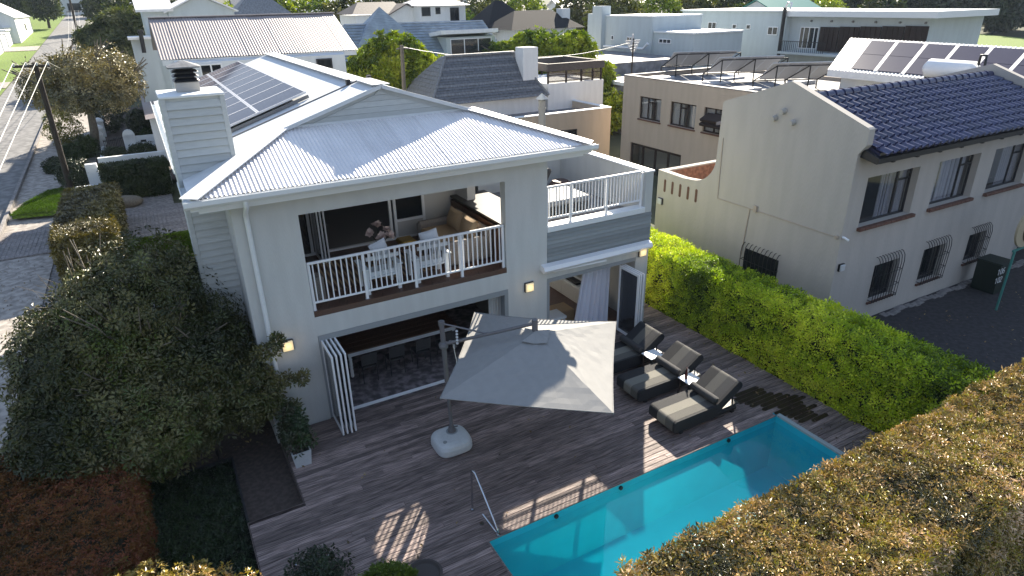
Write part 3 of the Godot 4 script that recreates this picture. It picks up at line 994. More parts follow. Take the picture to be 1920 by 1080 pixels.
func deck_and_pool() -> void:
	var d := Node3D.new()
	d.name = "deck"
	d.set_meta("kind", "structure")
	add_child(d)
	var pm := MB.new()
	pm.box(V(-0.5, -0.028, -0.0588), V(0.5, 0.0, 0.0588), 0.005)
	var mesh := pm.mesh()
	var z := 0.10
	var pitch := 0.1257
	while z < 8.3:
		if z < 5.24:
			plank_row(d, z, -2.04 if z > 2.66 else -0.98, 10.66, mesh)
		else:
			plank_row(d, z, -2.04, 1.68, mesh)
			plank_row(d, z, 9.36, 10.66, mesh)
		z += pitch
	var zr := -0.03
	while zr > -5.0:
		plank_row(d, zr, 9.78, 10.66, mesh)
		zr -= pitch
	var b := MB.new()
	b.box(V(-1.0, -0.3, 0.03), V(-0.985, -0.002, 2.64))
	b.box(V(-2.06, -0.3, 2.58), V(-1.0, -0.004, 2.6))
	b.box(V(-2.06, -0.3, 2.6), V(-2.045, -0.004, 8.3))
	part(d, "edge_board", b, mats["deck_7"])
	# water spilled beside the loungers, board by board
	b = MB.new()
	var g := RandomNumberGenerator.new()
	g.seed = 5
	for row in range(33, 47):
		var zz := 0.10 + 0.1257 * row
		var u := (zz - 4.25) / 1.7
		var xc := 9.2 + u * 0.75
		if zz > 5.2: xc = maxf(xc, 9.75)
		for k in 4:
			var xa := xc + g.randf_range(-0.5, 0.1)
			var ln := g.randf_range(0.25, 1.0) * (1.0 - absf(u - 0.4) * 0.8)
			if ln < 0.08: continue
			var w := 0.0585
			var y := 0.0035 + 0.0005 * k
			var pts := [V(xa, y, zz), V(xa + 0.05, y, zz + w), V(xa + ln - 0.06, y, zz + w), V(xa + ln, y, zz + g.randf_range(-0.02, 0.02)), V(xa + ln - 0.05, y, zz - w), V(xa + 0.07, y, zz - w)]
			for i in range(1, 5): b.trio(pts[0], pts[i], pts[i + 1], Vector3.UP)
	var wet := part(d, "wet_patch", b, mats["wet_deck"])
	wet.set_meta("kind", "stuff")
	# pool
	var pool := thing("swimming_pool", "long turquoise swimming pool let into the wooden deck", "pool", V(5.5, 0, 6.6))
	b = MB.new()
	b.box(V(1.55, -1.7, 5.15), V(9.45, -1.5, 8.05))
	b.box(V(1.55, -1.5, 5.15), V(9.45, -0.03, 5.3))
	b.box(V(1.55, -1.5, 7.9), V(9.45, -0.03, 8.05))
	b.box(V(1.55, -1.5, 5.3), V(1.7, -0.03, 7.9))
	b.box(V(9.3, -1.5, 5.3), V(9.45, -0.03, 7.9))
	part(pool, "basin", b, mats["pool_plaster"])
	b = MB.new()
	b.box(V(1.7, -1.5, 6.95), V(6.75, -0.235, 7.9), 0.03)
	part(pool, "bench", b, mats["pool_bench_sunlit"])
	b = MB.new()
	b.box(V(9.29, -0.03, 5.312), V(9.40, 0.035, 8.0), 0.012)
	b.box(V(1.6, -0.03, 7.88), V(9.29, 0.03, 8.1), 0.012)
	part(pool, "rim", b, mats["pool_rim"])
	b = MB.new()
	b.box(V(1.56, -0.03, 5.194), V(9.28, -0.003, 5.31), 0.004)
	b.box(V(1.682, -0.03, 5.311), V(1.715, -0.003, 8.0), 0.004)
	part(pool, "edge_board", b, mats["deck_1"])
	for q in [3.17, 4.73, 7.76]:
		b = MB.new()
		b.tube([V(q, -0.115, 5.295), V(q, -0.115, 5.34)], 0.045, 12)
		part(pool, "water_inlet", b, mats["black"])
	b = MB.new()
	b.quad(V(1.7, -0.19, 7.9), V(9.3, -0.19, 7.9), V(9.3, -0.19, 5.3), V(1.7, -0.19, 5.3))
	var wat := part(pool, "water", b, mats["water"])
	b = MB.new()
	b.tube([V(1.80, 0.0, 4.45), V(1.83, 0.55, 4.42), V(1.84, 0.88, 4.41), V(1.85, 0.92, 4.44), V(1.87, 0.9, 4.5), V(1.93, 0.12, 5.22), V(1.93, 0.06, 5.26), V(1.92, 0.03, 5.22), V(1.80, 0.26, 4.9)], 0.021, 10)
	for q in [V(1.80, 0, 4.45), V(1.79, 0, 4.88), V(1.93, 0, 5.27)]: b.tube([q + V(0, 0.001, 0), q + V(0, 0.025, 0)], 0.04, 12)
	single("pool_handrail", b, mats["steel"], "bent stainless steel handrail at the corner of the swimming pool", "handrail")

func deck_items() -> void:
	# cantilever parasol
	var p := thing("parasol", "large square pale grey cantilever parasol leaning over the deck", "parasol", V(2.3, 0, 2.4))
	var b := MB.new()
	b.stack(V(2.27, 0.002, 2.44), [[0.0, 0.37, 0.37, 3.6], [0.02, 0.40, 0.40, 3.6], [0.06, 0.415, 0.415, 3.4], [0.17, 0.41, 0.41, 3.4], [0.24, 0.385, 0.385, 3.2], [0.275, 0.34, 0.34, 3.0], [0.29, 0.27, 0.27, 2.8]], 40)
	part(p, "base", b, mats["white_plastic"])
	b = MB.new()
	b.tube([V(2.05, 0.285, 2.62), V(2.05, 0.302, 2.62)], 0.045, 14)
	b.tube([V(2.34, 0.285, 2.33), V(2.34, 0.30, 2.33)], 0.13, 20)
	part(p, "filler_cap", b, mats["grey_trim"])
	b = MB.new()
	var foot := V(2.34, 0.29, 2.33)
	var top := V(2.31, 2.96, 2.25)
	b.tube([foot, foot + V(0, 0.12, 0)], [0.095, 0.07], 16)
	b.tube([foot + V(0, 0.1, 0), foot.lerp(top, 0.5)], 0.04, 14)
	b.tube([foot.lerp(top, 0.48), top], 0.052, 14)
	b.bar(foot + V(0.03, 0.1, 0), foot + V(0.14, 0.1, 0.02), 0.02, 0.02)
	part(p, "mast", b, mats["mast"])
	b = MB.new()
	b.tube([V(2.315, 2.38, 2.27), V(2.314, 2.50, 2.268)], [0.085, 0.09], 16)
	b.ball(V(2.31, 2.44, 2.27), V(0.1, 0.09, 0.1))
	b.tube([V(2.31, 2.9, 2.25), V(2.31, 3.0, 2.25)], 0.066, 14)
	b.ball(V(2.44, 2.52, 2.36), V(0.05, 0.05, 0.05))
	part(p, "joint", b, mats["mast"])
	b = MB.new()
	var hub := V(3.80, 3.10, 3.50)
	b.tube([V(2.38, 2.5, 2.33), hub], 0.036, 10)
	b.tube([hub + V(0, 0.09, 0), hub + V(0, -0.16, 0)], 0.062, 14)
	part(p, "arm", b, mats["mast"])
	b = MB.new()
	b.tube([V(2.32, 2.95, 2.27), V(3.05, 2.79, 2.88)], 0.02, 8)
	b.ball(V(3.05, 2.8, 2.88), V(0.035, 0.035, 0.035))
	part(p, "stay", b, mats["mast"])
	b = MB.new()
	b.tube([V(2.47, 2.5, 2.4), V(2.52, 2.1, 2.42), V(2.44, 1.4, 2.4)], 0.008, 5)
	for i in 5: b.ball(V(2.53, 2.82 - 0.07 * i, 2.5), V(0.03, 0.028, 0.03), 8, 6)
	part(p, "winch_cord", b, mats["white_plastic"])
	var cn := [V(3.59, 2.40, 1.14), V(6.09, 2.40, 3.21), V(3.91, 2.40, 5.96), V(1.49, 2.40, 3.98)]
	var apex := V(3.78, 2.9, 3.57)
	var cv := MB.new()
	var n := 14
	for s in 4:
		var ca: Vector3 = cn[s]
		var cb: Vector3 = cn[(s + 1) % 4]
		var grid := []
		for i in n + 1:
			var r := float(i) / n
			var row := []
			for j in n + 1:
				var q := float(j) / n
				var e := ca.lerp(cb, q)
				var sag := 4.0 * q * (1.0 - q)
				var pt := apex.lerp(e, r)
				pt += (apex - e) * V(1, 0, 1) * sag * 0.022 * r * r
				pt.y -= sag * r * (0.045 + 0.03 * (1.0 - r))
				pt.y += 0.012 * fine_noise.get_noise_3dv(pt * 2.2) + 0.008 * sin(q * 31.0) * maxf(0.0, 0.35 - r) * r * 6.0
				row.append(pt)
			grid.append(row)
		for i in n:
			for j in n:
				cv.quado(grid[i][j], grid[i][j + 1], grid[i + 1][j + 1], grid[i + 1][j], Vector3.UP)
	var canopy := part(p, "canopy", cv, mats["canvas"])
	b = MB.new()
	for s in 4:
		var ca: Vector3 = cn[s]
		var cb: Vector3 = cn[(s + 1) % 4]
		var k := 0.16
		var lift := V(0, 0.05, 0)
		var ea := apex.lerp(ca, k) + lift
		var eb := apex.lerp(cb, k) + lift
		var em := (ea + eb) / 2 - V(0, 0.035, 0)
		b.trio(apex + lift * 1.3, ea, em, Vector3.UP)
		b.trio(apex + lift * 1.3, em, eb, Vector3.UP)
	part(canopy, "vent", b, mats["canvas"])
	for s in 4:
		b = MB.new()
		b.bar(apex - V(0, 0.04, 0), cn[s] - V(0, 0.02, 0), 0.02, 0.03)
		part(p, "rib", b, mats["mast"])
	b = MB.new()
	for s in 4:
		var ca: Vector3 = cn[s]
		var cb: Vector3 = cn[(s + 1) % 4]
		var pts := []
		for j in 9:
			var q := j / 8.0
			var e := ca.lerp(cb, q)
			var sag := 4.0 * q * (1.0 - q)
			pts.append(e + (apex - e) * V(1, 0, 1) * sag * 0.022 - V(0, sag * 0.045 - 0.004, 0))
		b.tube(pts, 0.009, 5)
	part(canopy, "hem", b, mats["canvas"])
	# loungers
	var l := lounger()
	l.position = V(6.66, 0.003, 4.32)
	tag(l, "striped charcoal sun lounger nearest the swimming pool, fully in the sun", "sun lounger", "padded sun loungers on the deck")
	dup(l, V(6.78, 0.003, 2.95), 0.0, "striped charcoal sun lounger between the other two, half shaded", "padded sun loungers on the deck")
	dup(l, V(6.70, 0.003, 1.6), 0.0, "striped charcoal sun lounger closest to the open house doors", "padded sun loungers on the deck")
	for i in 2:
		var t := thing("side_table", ["low dark side table standing empty between the two shaded loungers", "low dark side table with a bottle and glasses on it"][i], "side table", V(8.12, 0, [2.27, 3.64][i]), "side tables between the loungers")
		var c := t.position
		b = MB.new()
		b.box(c + V(-0.22, 0.47, -0.2), c + V(0.22, 0.495, 0.2), 0.008)
		part(t, "table_top", b, mats["house_trim"])
		for k in [[-1, -1], [1, -1], [-1, 1], [1, 1]]:
			b = MB.new()
			b.box(c + V(k[0] * 0.18 - 0.02, 0.004, k[1] * 0.16 - 0.02), c + V(k[0] * 0.18 + 0.02, 0.47, k[1] * 0.16 + 0.02))
			part(t, "leg", b, mats["black"])
	b = MB.new()
	var c := V(8.02, 0.495, 3.6)
	b.tube([c, c + V(0, 0.17, 0), c + V(0, 0.22, 0), c + V(0, 0.31, 0)], [0.037, 0.037, 0.015, 0.014], 14)
	M("wine_glass", Color(0.08, 0.012, 0.012), 0.1)
	single("wine_bottle", b, mats["wine_glass"], "dark red wine bottle standing on the side table", "bottle")
	glass("clear", Color(0.75, 0.78, 0.8), 0.22)
	for q in [V(8.14, 0.495, 3.52), V(8.2, 0.495, 3.66)]:
		b = MB.new()
		b.tube([q, q + V(0, 0.006, 0)], 0.033, 12)
		b.tube([q, q + V(0, 0.09, 0)], 0.005, 6)
		b.tube([q + V(0, 0.09, 0), q + V(0, 0.12, 0), q + V(0, 0.16, 0), q + V(0, 0.2, 0)], [0.01, 0.035, 0.038, 0.03], 14, false)
		single("wine_glass", b, mats["clear"], "stemmed wine glass beside the bottle, " + ("nearer the house" if q.z < 3.6 else "nearer the pool"), "wine glass", "glasses on the side table")

func band(b: Array, t: Transform3D, size: Vector3, cuts: Array, bev: float) -> void:
	# a padded block cut across into cloth bands; b holds one builder per band
	for i in cuts.size() - 1:
		var z0: float = cuts[i]
		var z1: float = cuts[i + 1]
		var prof := PackedVector2Array()
		for q in [[1, 1], [-1, 1], [-1, -1], [1, -1]]:
			for k in 5:
				var a := TAU * (0.25 * [[1, 1], [-1, 1], [-1, -1], [1, -1]].find(q)) + PI / 2 * k / 4.0
				prof.append(Vector2(q[0] * (size.x / 2 - bev) + cos(a) * bev, q[1] * (size.y / 2 - bev) + sin(a) * bev))
		b[i].prism(prof, t * V(0, 0, z0), t.basis.x, t.basis.y, t.basis.z * (z1 - z0 - 0.004))

func lounger() -> Node3D:
	var o := thing("sun_lounger", "", "sun lounger")
	var b := MB.new()
	b.box(V(0.12, 0.06, -0.4), V(1.95, 0.17, 0.4), 0.02)
	b.box(V(1.3, 0.17, -0.38), V(2.05, 0.21, 0.38), 0.015)
	for q in [[0.25, -0.36], [0.25, 0.36], [1.85, -0.36], [1.85, 0.36]]: b.box(V(q[0] - 0.04, 0, q[1] - 0.03), V(q[0] + 0.04, 0.06, q[1] + 0.03))
	part(o, "frame", b, mats["black"])
	var cuts := [-0.43, -0.15, 0.12, 0.36, 0.43]
	var cloth := ["charcoal", "stripe_light", "stripe_mid", "charcoal"]
	var bs := [MB.new(), MB.new(), MB.new(), MB.new()]
	band(bs, Transform3D(Basis(), V(0.64, 0.255, 0)), V(1.32, 0.31, 0.86), cuts, 0.085)
	for i in 4: part(o, "seat_cushion", bs[i], mats[cloth[i]])
	bs = [MB.new(), MB.new(), MB.new(), MB.new()]
	var t := Transform3D(Basis(V(0, 0, 1), deg_to_rad(34)), V(1.60, 0.53, 0))
	band(bs, t, V(0.92, 0.23, 0.86), cuts, 0.09)
	cloth = ["charcoal", "stripe_mid", "dark_grey", "charcoal"]
	for i in 4: part(o, "backrest", bs[i], mats[cloth[i]])
	b = MB.new()
	b.tube([V(1.24, 0.54, -0.40), V(1.24, 0.54, -0.385), V(1.24, 0.54, 0.385), V(1.24, 0.54, 0.40)], [0.06, 0.088, 0.088, 0.06], 16)
	part(o, "bolster", b, mats["dark_grey"])
	b = MB.new()
	b.bar(V(1.9, 0.14, -0.3), V(1.85, 0.6, -0.3), 0.03, 0.03)
	part(o, "prop", b, mats["dark_metal"])
	b = MB.new()
	b.bar(V(1.9, 0.14, 0.3), V(1.85, 0.6, 0.3), 0.03, 0.03)
	part(o, "prop", b, mats["dark_metal"])
	return o

func garden() -> void:
	var s1 := sprig(7, 0.055, 0.05, 1)
	var s2 := sprig(9, 0.062, 0.07, 2, 0.5)
	var s3 := sprig(8, 0.095, 0.09, 3, 0.46)
	var s4 := sprig(7, 0.075, 0.05, 4, 0.34)
	var green := [Color(0.06, 0.11, 0.003), Color(0.25, 0.36, 0.008), Color(0.48, 0.58, 0.014), Color(0.78, 0.78, 0.06)]
	var bronze := [Color(0.045, 0.045, 0.007), Color(0.20, 0.155, 0.02), Color(0.56, 0.36, 0.16), Color(0.34, 0.31, 0.018), Color(0.22, 0.15, 0.035), Color(0.95, 0.70, 0.48)]  # pale pink tan stands for sun glints, the darkest tone for shaded gaps
	hedge("clipped_hedge", "bright green clipped hedge along the deck in front of the beige house", V(10.72, -0.3, -5.0), V(11.95, 1.88, 8.45), 230, s2, mats["leaf_bright"], green, mats["green_core"], 0.1)
	hedge("clipped_hedge", "wide bronze leaved hedge with glossy sunlit top beside the pool", V(2.2, -0.3, 8.44), V(15.5, 2.05, 10.4), 400, s4, mats["leaf_gloss"], bronze, mats["twig"], 0.09, [[0, 1]])
	var red := [Color(0.09, 0.05, 0.014), Color(0.20, 0.085, 0.024), Color(0.22, 0.07, 0.04), Color(0.13, 0.105, 0.02)]
	hedge("clipped_hedge", "dark red brown hedge in the shade below the big tree", V(-6.8, -0.4, -0.6), V(-3.72, 1.0, 3.7), 330, s1, mats["leaf_red"], red, mats["twig"], 0.09)
	var gold := [Color(0.20, 0.15, 0.02), Color(0.36, 0.27, 0.02), Color(0.40, 0.22, 0.06), Color(0.42, 0.35, 0.03)]
	var o := thing("golden_hedge", "golden leaved hedge catching the sun at the near end of the garden", "hedge", V(-3.3, -0.3, 6.2))
	var b := MB.new()
	b.ball(V(-3.55, 0.95, 6.3), V(1.5, 1.2, 1.2), 20, 12)
	b.ball(V(-4.7, 0.95, 6.05), V(1.3, 1.2, 1.1), 20, 12)
	part(o, "twigs", b, mats["twig"])
	crown(o, [[V(-3.55, 1.0, 6.3), V(1.6, 1.36, 1.38)], [V(-4.7, 1.0, 6.05), V(1.5, 1.33, 1.32)]], 12000, s1, mats["leaf_gloss"], gold, 0.9, 0.7, 1.2, "foliage")
	# garden bed and path
	b = MB.new()
	b.box(V(-8.0, -0.45, -2.3), V(-2.0, -0.28, 9.0))
	structure("soil_bed", b, mats["soil"])
	b = MB.new()
	b.box(V(-3.95, -0.4, -1.9), V(-0.99, -0.27, 0.06))
	b.box(V(-2.04, -0.4, 0.06), V(-0.99, -0.27, 2.58))
	structure("garden_path", b, mats["brown_path"])
	b = MB.new()
	b.box(V(-3.95, -0.3, 0.05), V(-2.02, -0.2, 0.09))
	b.box(V(-2.06, -0.3, 0.09), V(-2.02, -0.2, 2.58))
	structure("bed_edging", b, mats["dark_paving"])
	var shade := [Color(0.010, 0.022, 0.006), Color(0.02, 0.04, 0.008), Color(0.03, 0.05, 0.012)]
	var gc := Node3D.new()
	gc.name = "ground_cover"
	add_child(gc)
	gc.position = V(-3.0, -0.27, 2.0)
	var xf := []
	var cc := []
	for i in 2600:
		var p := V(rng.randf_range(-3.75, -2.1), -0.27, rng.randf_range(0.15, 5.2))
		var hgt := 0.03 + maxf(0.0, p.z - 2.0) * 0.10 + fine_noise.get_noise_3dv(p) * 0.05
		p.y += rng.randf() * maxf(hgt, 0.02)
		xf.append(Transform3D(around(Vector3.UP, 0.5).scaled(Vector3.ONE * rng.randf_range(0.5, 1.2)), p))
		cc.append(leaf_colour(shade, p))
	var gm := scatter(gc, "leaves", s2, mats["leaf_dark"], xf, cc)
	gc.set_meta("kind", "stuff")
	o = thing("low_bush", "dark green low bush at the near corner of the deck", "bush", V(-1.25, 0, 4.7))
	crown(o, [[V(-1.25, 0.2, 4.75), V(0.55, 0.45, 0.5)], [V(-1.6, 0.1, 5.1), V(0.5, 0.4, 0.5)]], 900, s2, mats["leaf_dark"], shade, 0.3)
	o = thing("topiary_ball", "round clipped yellow green bush lit by the sun beside a clay pot", "bush", V(-0.38, 0, 5.85))
	b = MB.new()
	b.ball(V(-0.38, 0.42, 5.88), V(0.42, 0.4, 0.42), 16, 10)
	part(o, "twigs", b, mats["green_core"])
	crown(o, [[V(-0.38, 0.42, 5.88), V(0.5, 0.47, 0.48)]], 2600, s1, mats["leaf_bright"], [Color(0.07, 0.12, 0.01), Color(0.14, 0.19, 0.012), Color(0.2, 0.24, 0.02)], 0.88, 0.6, 1.0, "foliage")
	b = MB.new()
	b.stack(V(0.3, 0.003, 5.75), [[0.0, 0.2, 0.2, 2.0], [0.1, 0.27, 0.27, 2.0], [0.28, 0.31, 0.31, 2.0], [0.36, 0.28, 0.28, 2.0], [0.4, 0.31, 0.31, 2.0], [0.41, 0.27, 0.27, 2.0], [0.37, 0.24, 0.24, 2.0]], 28)
	single("plant_pot", b, mats["terracotta"], "wide dark clay pot beside the round yellow green bush", "pot")
	# trough planter by the facade
	o = thing("planter", "pale trough planter with a leafy shrub at the left end of the facade", "planter", V(-0.72, 0, 1.1))
	b = MB.new()
	b.prism(PackedVector2Array([Vector2(-0.16, 0), Vector2(0.16, 0), Vector2(0.2, 0.34), Vector2(-0.2, 0.34)]), V(-0.74, 0.003, 0.62), V(1, 0, 0), V(0, 1, 0), V(0, 0, 0.85))
	part(o, "trough", b, mats["white_plastic"])
	b = MB.new()
	b.box(V(-0.91, 0.32, 0.65), V(-0.57, 0.35, 1.44))
	part(o, "soil", b, mats["soil"])
	crown(o, [[V(-0.74, 0.6, 0.9), V(0.3, 0.4, 0.36)], [V(-0.74, 0.52, 1.2), V(0.28, 0.3, 0.3)], [V(-0.78, 0.85, 0.75), V(0.2, 0.25, 0.22)]], 420, s3, mats["leaf_dark"], [Color(0.012, 0.03, 0.008), Color(0.03, 0.06, 0.015), Color(0.05, 0.03, 0.02)], 0.2, 0.6, 1.2, "shrub")
	b = MB.new()
	b.tube([V(-2.3, -0.27, 0.2), V(-2.3, 0.1, 0.22)], 0.012, 6)
	b.tube([V(-2.3, 0.06, 0.22), V(-2.3, 0.2, 0.24)], [0.03, 0.035], 10)
	single("spike_light", b, mats["black"], "thin black spike light standing at the edge of the garden bed", "garden light")
	for q in [V(-1.5, 0.003, 4.15), V(-0.95, 0.003, 4.25)]:
		b = MB.new()
		b.tube([q, q + V(0, 0.06, 0), q + V(0.02, 0.1, 0.02)], [0.03, 0.03, 0.02], 8)
		single("deck_spotlight", b, mats["steel"], "small metal spotlight on the deck edge, " + ("beside the low bush" if q.x < -1.2 else "further from the low bush"), "garden light", "spotlights on the deck edge")
	# big tree at the corner of the house
	o = thing("broad_tree", "big dark leafy tree crowding the left corner of the house", "tree", V(-3.9, -0.3, -1.4))
	b = MB.new()
	var g := RandomNumberGenerator.new()
	g.seed = 77
	b.tube([V(-3.9, -0.4, -1.4), V(-3.8, 0.5, -1.5), V(-3.5, 1.2, -1.5)], [0.16, 0.13, 0.11], 10, false)
	for i in 9:
		var a := TAU * i / 9.0
		limbs(b, V(-3.6, 0.9, -1.5), V(-3.3, 2.0, -1.5) + V(cos(a) * 0.9, g.randf_range(-0.4, 0.6), sin(a) * 0.9), 0.055, 2, g)
	part(o, "trunk", b, mats["pale_bark"])
	var dk := [Color(0.022, 0.03, 0.006), Color(0.055, 0.066, 0.014), Color(0.15, 0.135, 0.05), Color(0.07, 0.10, 0.014)]
	crown(o, [[V(-3.0, 2.45, -1.6), V(1.9, 2.05, 1.8)], [V(-4.3, 2.1, -1.3), V(1.35, 1.6, 1.6)], [V(-2.3, 1.7, -0.6), V(1.35, 1.4, 1.25)], [V(-3.4, 1.2, 0.0), V(1.6, 1.2, 1.2)], [V(-1.45, 1.3, 0.1), V(0.7, 0.8, 0.6)], [V(-4.6, 1.3, -0.2), V(1.2, 1.0, 1.2)]], 19000, s3, mats["leaf_dark"], dk, 0.35)
	var tw := MB.new()
	for i in 60:
		var d := V(g.randfn() - 0.5, absf(g.randfn()) * 0.8 + 0.25, g.randfn() * 0.8 - 0.25).normalized()
		var p := V(-3.3, 2.2, -1.5) + d * V(1.95, 2.0, 1.85)
		if p.x > -1.9: continue
		var e := p + (d + V(g.randfn(), g.randfn(), g.randfn()) * 0.35).normalized() * g.randf_range(0.2, 0.55)
		tw.tube([p - d * 0.35, p, e], [0.009, 0.007, 0.003], 4, false)
	part(o, "twigs", tw, mats["pale_bark"]).set_meta("kind", "stuff")
	for q in [[V(-1.25, 2.1, 0.25), V(-0.62, 2.62, 0.5)], [V(-1.2, 1.5, 0.3), V(-0.25, 1.6, 0.55)], [V(-1.3, 1.1, 0.4), V(-0.55, 0.85, 0.5)]]:
		b = MB.new()
		b.tube([q[0], q[0].lerp(q[1], 0.5) + V(0, 0.05, 0), q[1]], [0.016, 0.012, 0.006], 5)
		var br := part(o, "branch", b, mats["bark"])
		crown(br, [[q[0].lerp(q[1], 0.45), V(0.32, 0.16, 0.16)], [q[0].lerp(q[1], 0.9), V(0.17, 0.13, 0.12)]], 75, s3, mats["leaf_dark"], dk, 0.1, 0.7, 1.2, "leaves")
	# fallen leaves
	var dry := sprig(1, 0.075, 0.0, 61, 0.6)
	var lx := []
	var lc := []
	for q in [[V(12.2, -0.012, 3.6), V(26, 0, 9.5), 420], [V(-0.9, 0.006, 0.3), V(10.5, 0, 5.1), 90], [V(9.5, 0.006, 0.5), V(10.6, 0, 7.5), 130], [V(-13, -0.15, -18.5), V(-8.9, 0, -9), 160], [V(-8.6, -0.07, -17), V(-6.7, 0, -9), 220], [V(-3.9, -0.262, -1.8), V(-1.1, 0, 0.0), 120]]:
		for i in q[2]:
			var p := V(rng.randf_range(q[0].x, q[1].x), q[0].y + 0.008, rng.randf_range(q[0].z, q[1].z))
			lx.append(Transform3D(Basis(V(0, 1, 0), rng.randf() * TAU) * Basis(V(1, 0, 0), rng.randf_range(-0.2, 0.2)).scaled(Vector3.ONE * rng.randf_range(0.6, 1.3)), p))
			lc.append(leaf_colour([Color(0.05, 0.03, 0.012), Color(0.16, 0.10, 0.03), Color(0.30, 0.22, 0.08)], p))
	scatter(self, "fallen_leaves", dry, mats["leaf_dark"], lx, lc)

# framed window in a wall facing out along +z (turn 0) or -x: frame bars, panes, brick sill
func window(par: Node3D, o: Vector3, ax: Vector3, out: Vector3, w: float, h: float, bars: Array, transoms: Array, frame: Material, pane: Material, t := 0.05, d := 0.05) -> Node3D:
	var b := MB.new()
	var bs := Basis(ax, Vector3.UP, out)
	var put := func(x0: float, x1: float, y0: float, y1: float, depth: float) -> void:
		b.obox(Transform3D(bs, o + ax * (x0 + x1) / 2 + Vector3.UP * (y0 + y1) / 2), V(x1 - x0, y1 - y0, depth))
	put.call(0.0, w, 0.0, t, d)
	put.call(0.0, w, h - t, h, d)
	put.call(0.0, t, t, h - t, d)
	put.call(w - t, w, t, h - t, d)
	for x in bars: put.call(x * w - t / 2, x * w + t / 2, t, h - t, d)
	for q in transoms: put.call(q[0] * w, q[1] * w, q[2] * h - t / 2, q[2] * h + t / 2, d * 0.9)
	var f := part(par, "window", b, frame)
	var xs := [0.0]
	xs.append_array(bars)
	xs.append(1.0)
	for i in xs.size() - 1:
		b = MB.new()
		b.obox(Transform3D(bs, o + ax * (xs[i] + xs[i + 1]) / 2 * w + Vector3.UP * h / 2), V((xs[i + 1] - xs[i]) * w - t, h - t * 2, 0.012))
		part(f, "pane", b, pane)
	return f

# wall plane with rectangular holes: u along ax from o, holes [x0, x1, y0, y1], thick inward
func holed_wall(b: MB, o: Vector3, ax: Vector3, inward: Vector3, w: float, y0: float, y1: float, thick: float, holes: Array) -> void:
	var xs := [0.0, w]
	for q in holes:
		xs.append(q[0]); xs.append(q[1])
	xs.sort()
	for i in xs.size() - 1:
		var a: float = xs[i]
		var c: float = xs[i + 1]
		if c - a < 0.001: continue
		var gaps := []
		for q in holes:
			if q[0] < (a + c) / 2 and q[1] > (a + c) / 2: gaps.append([q[2], q[3]])
		gaps.sort_custom(func(p, r): return p[0] < r[0])
		var y := y0
		for q in gaps + [[y1, y1]]:
			if q[0] - y > 0.001:
				b.obox(Transform3D(Basis(ax, Vector3.UP, inward), o + ax * (a + c) / 2 + Vector3.UP * (y + q[0]) / 2 + inward * thick / 2), V(c - a, q[0] - y, thick))
			y = q[1]

func burglar_bars(par: Node3D, o: Vector3, ax: Vector3, out: Vector3, w: float, h: float) -> void:
	var b := MB.new()
	var k := 9
	for i in k + 1:
		var x := w * i / k
		var p := o + ax * x
		b.tube([p + out * 0.02, p + out * 0.14 + Vector3.UP * 0.02, p + out * 0.16 + Vector3.UP * h * 0.8, p + out * 0.13 + Vector3.UP * h * 0.93, p + out * 0.06 + Vector3.UP * h, p + out * 0.0 + Vector3.UP * (h + 0.01)], 0.011, 5)
	for y in [0.06, 0.3, 0.62]:
		b.tube([o + out * 0.0 + Vector3.UP * y * h, o + out * 0.155 + Vector3.UP * y * h, o + ax * w + out * 0.155 + Vector3.UP * y * h, o + ax * w + Vector3.UP * y * h], 0.011, 5)
	part(par, "burglar_bars", b, mats["black"])

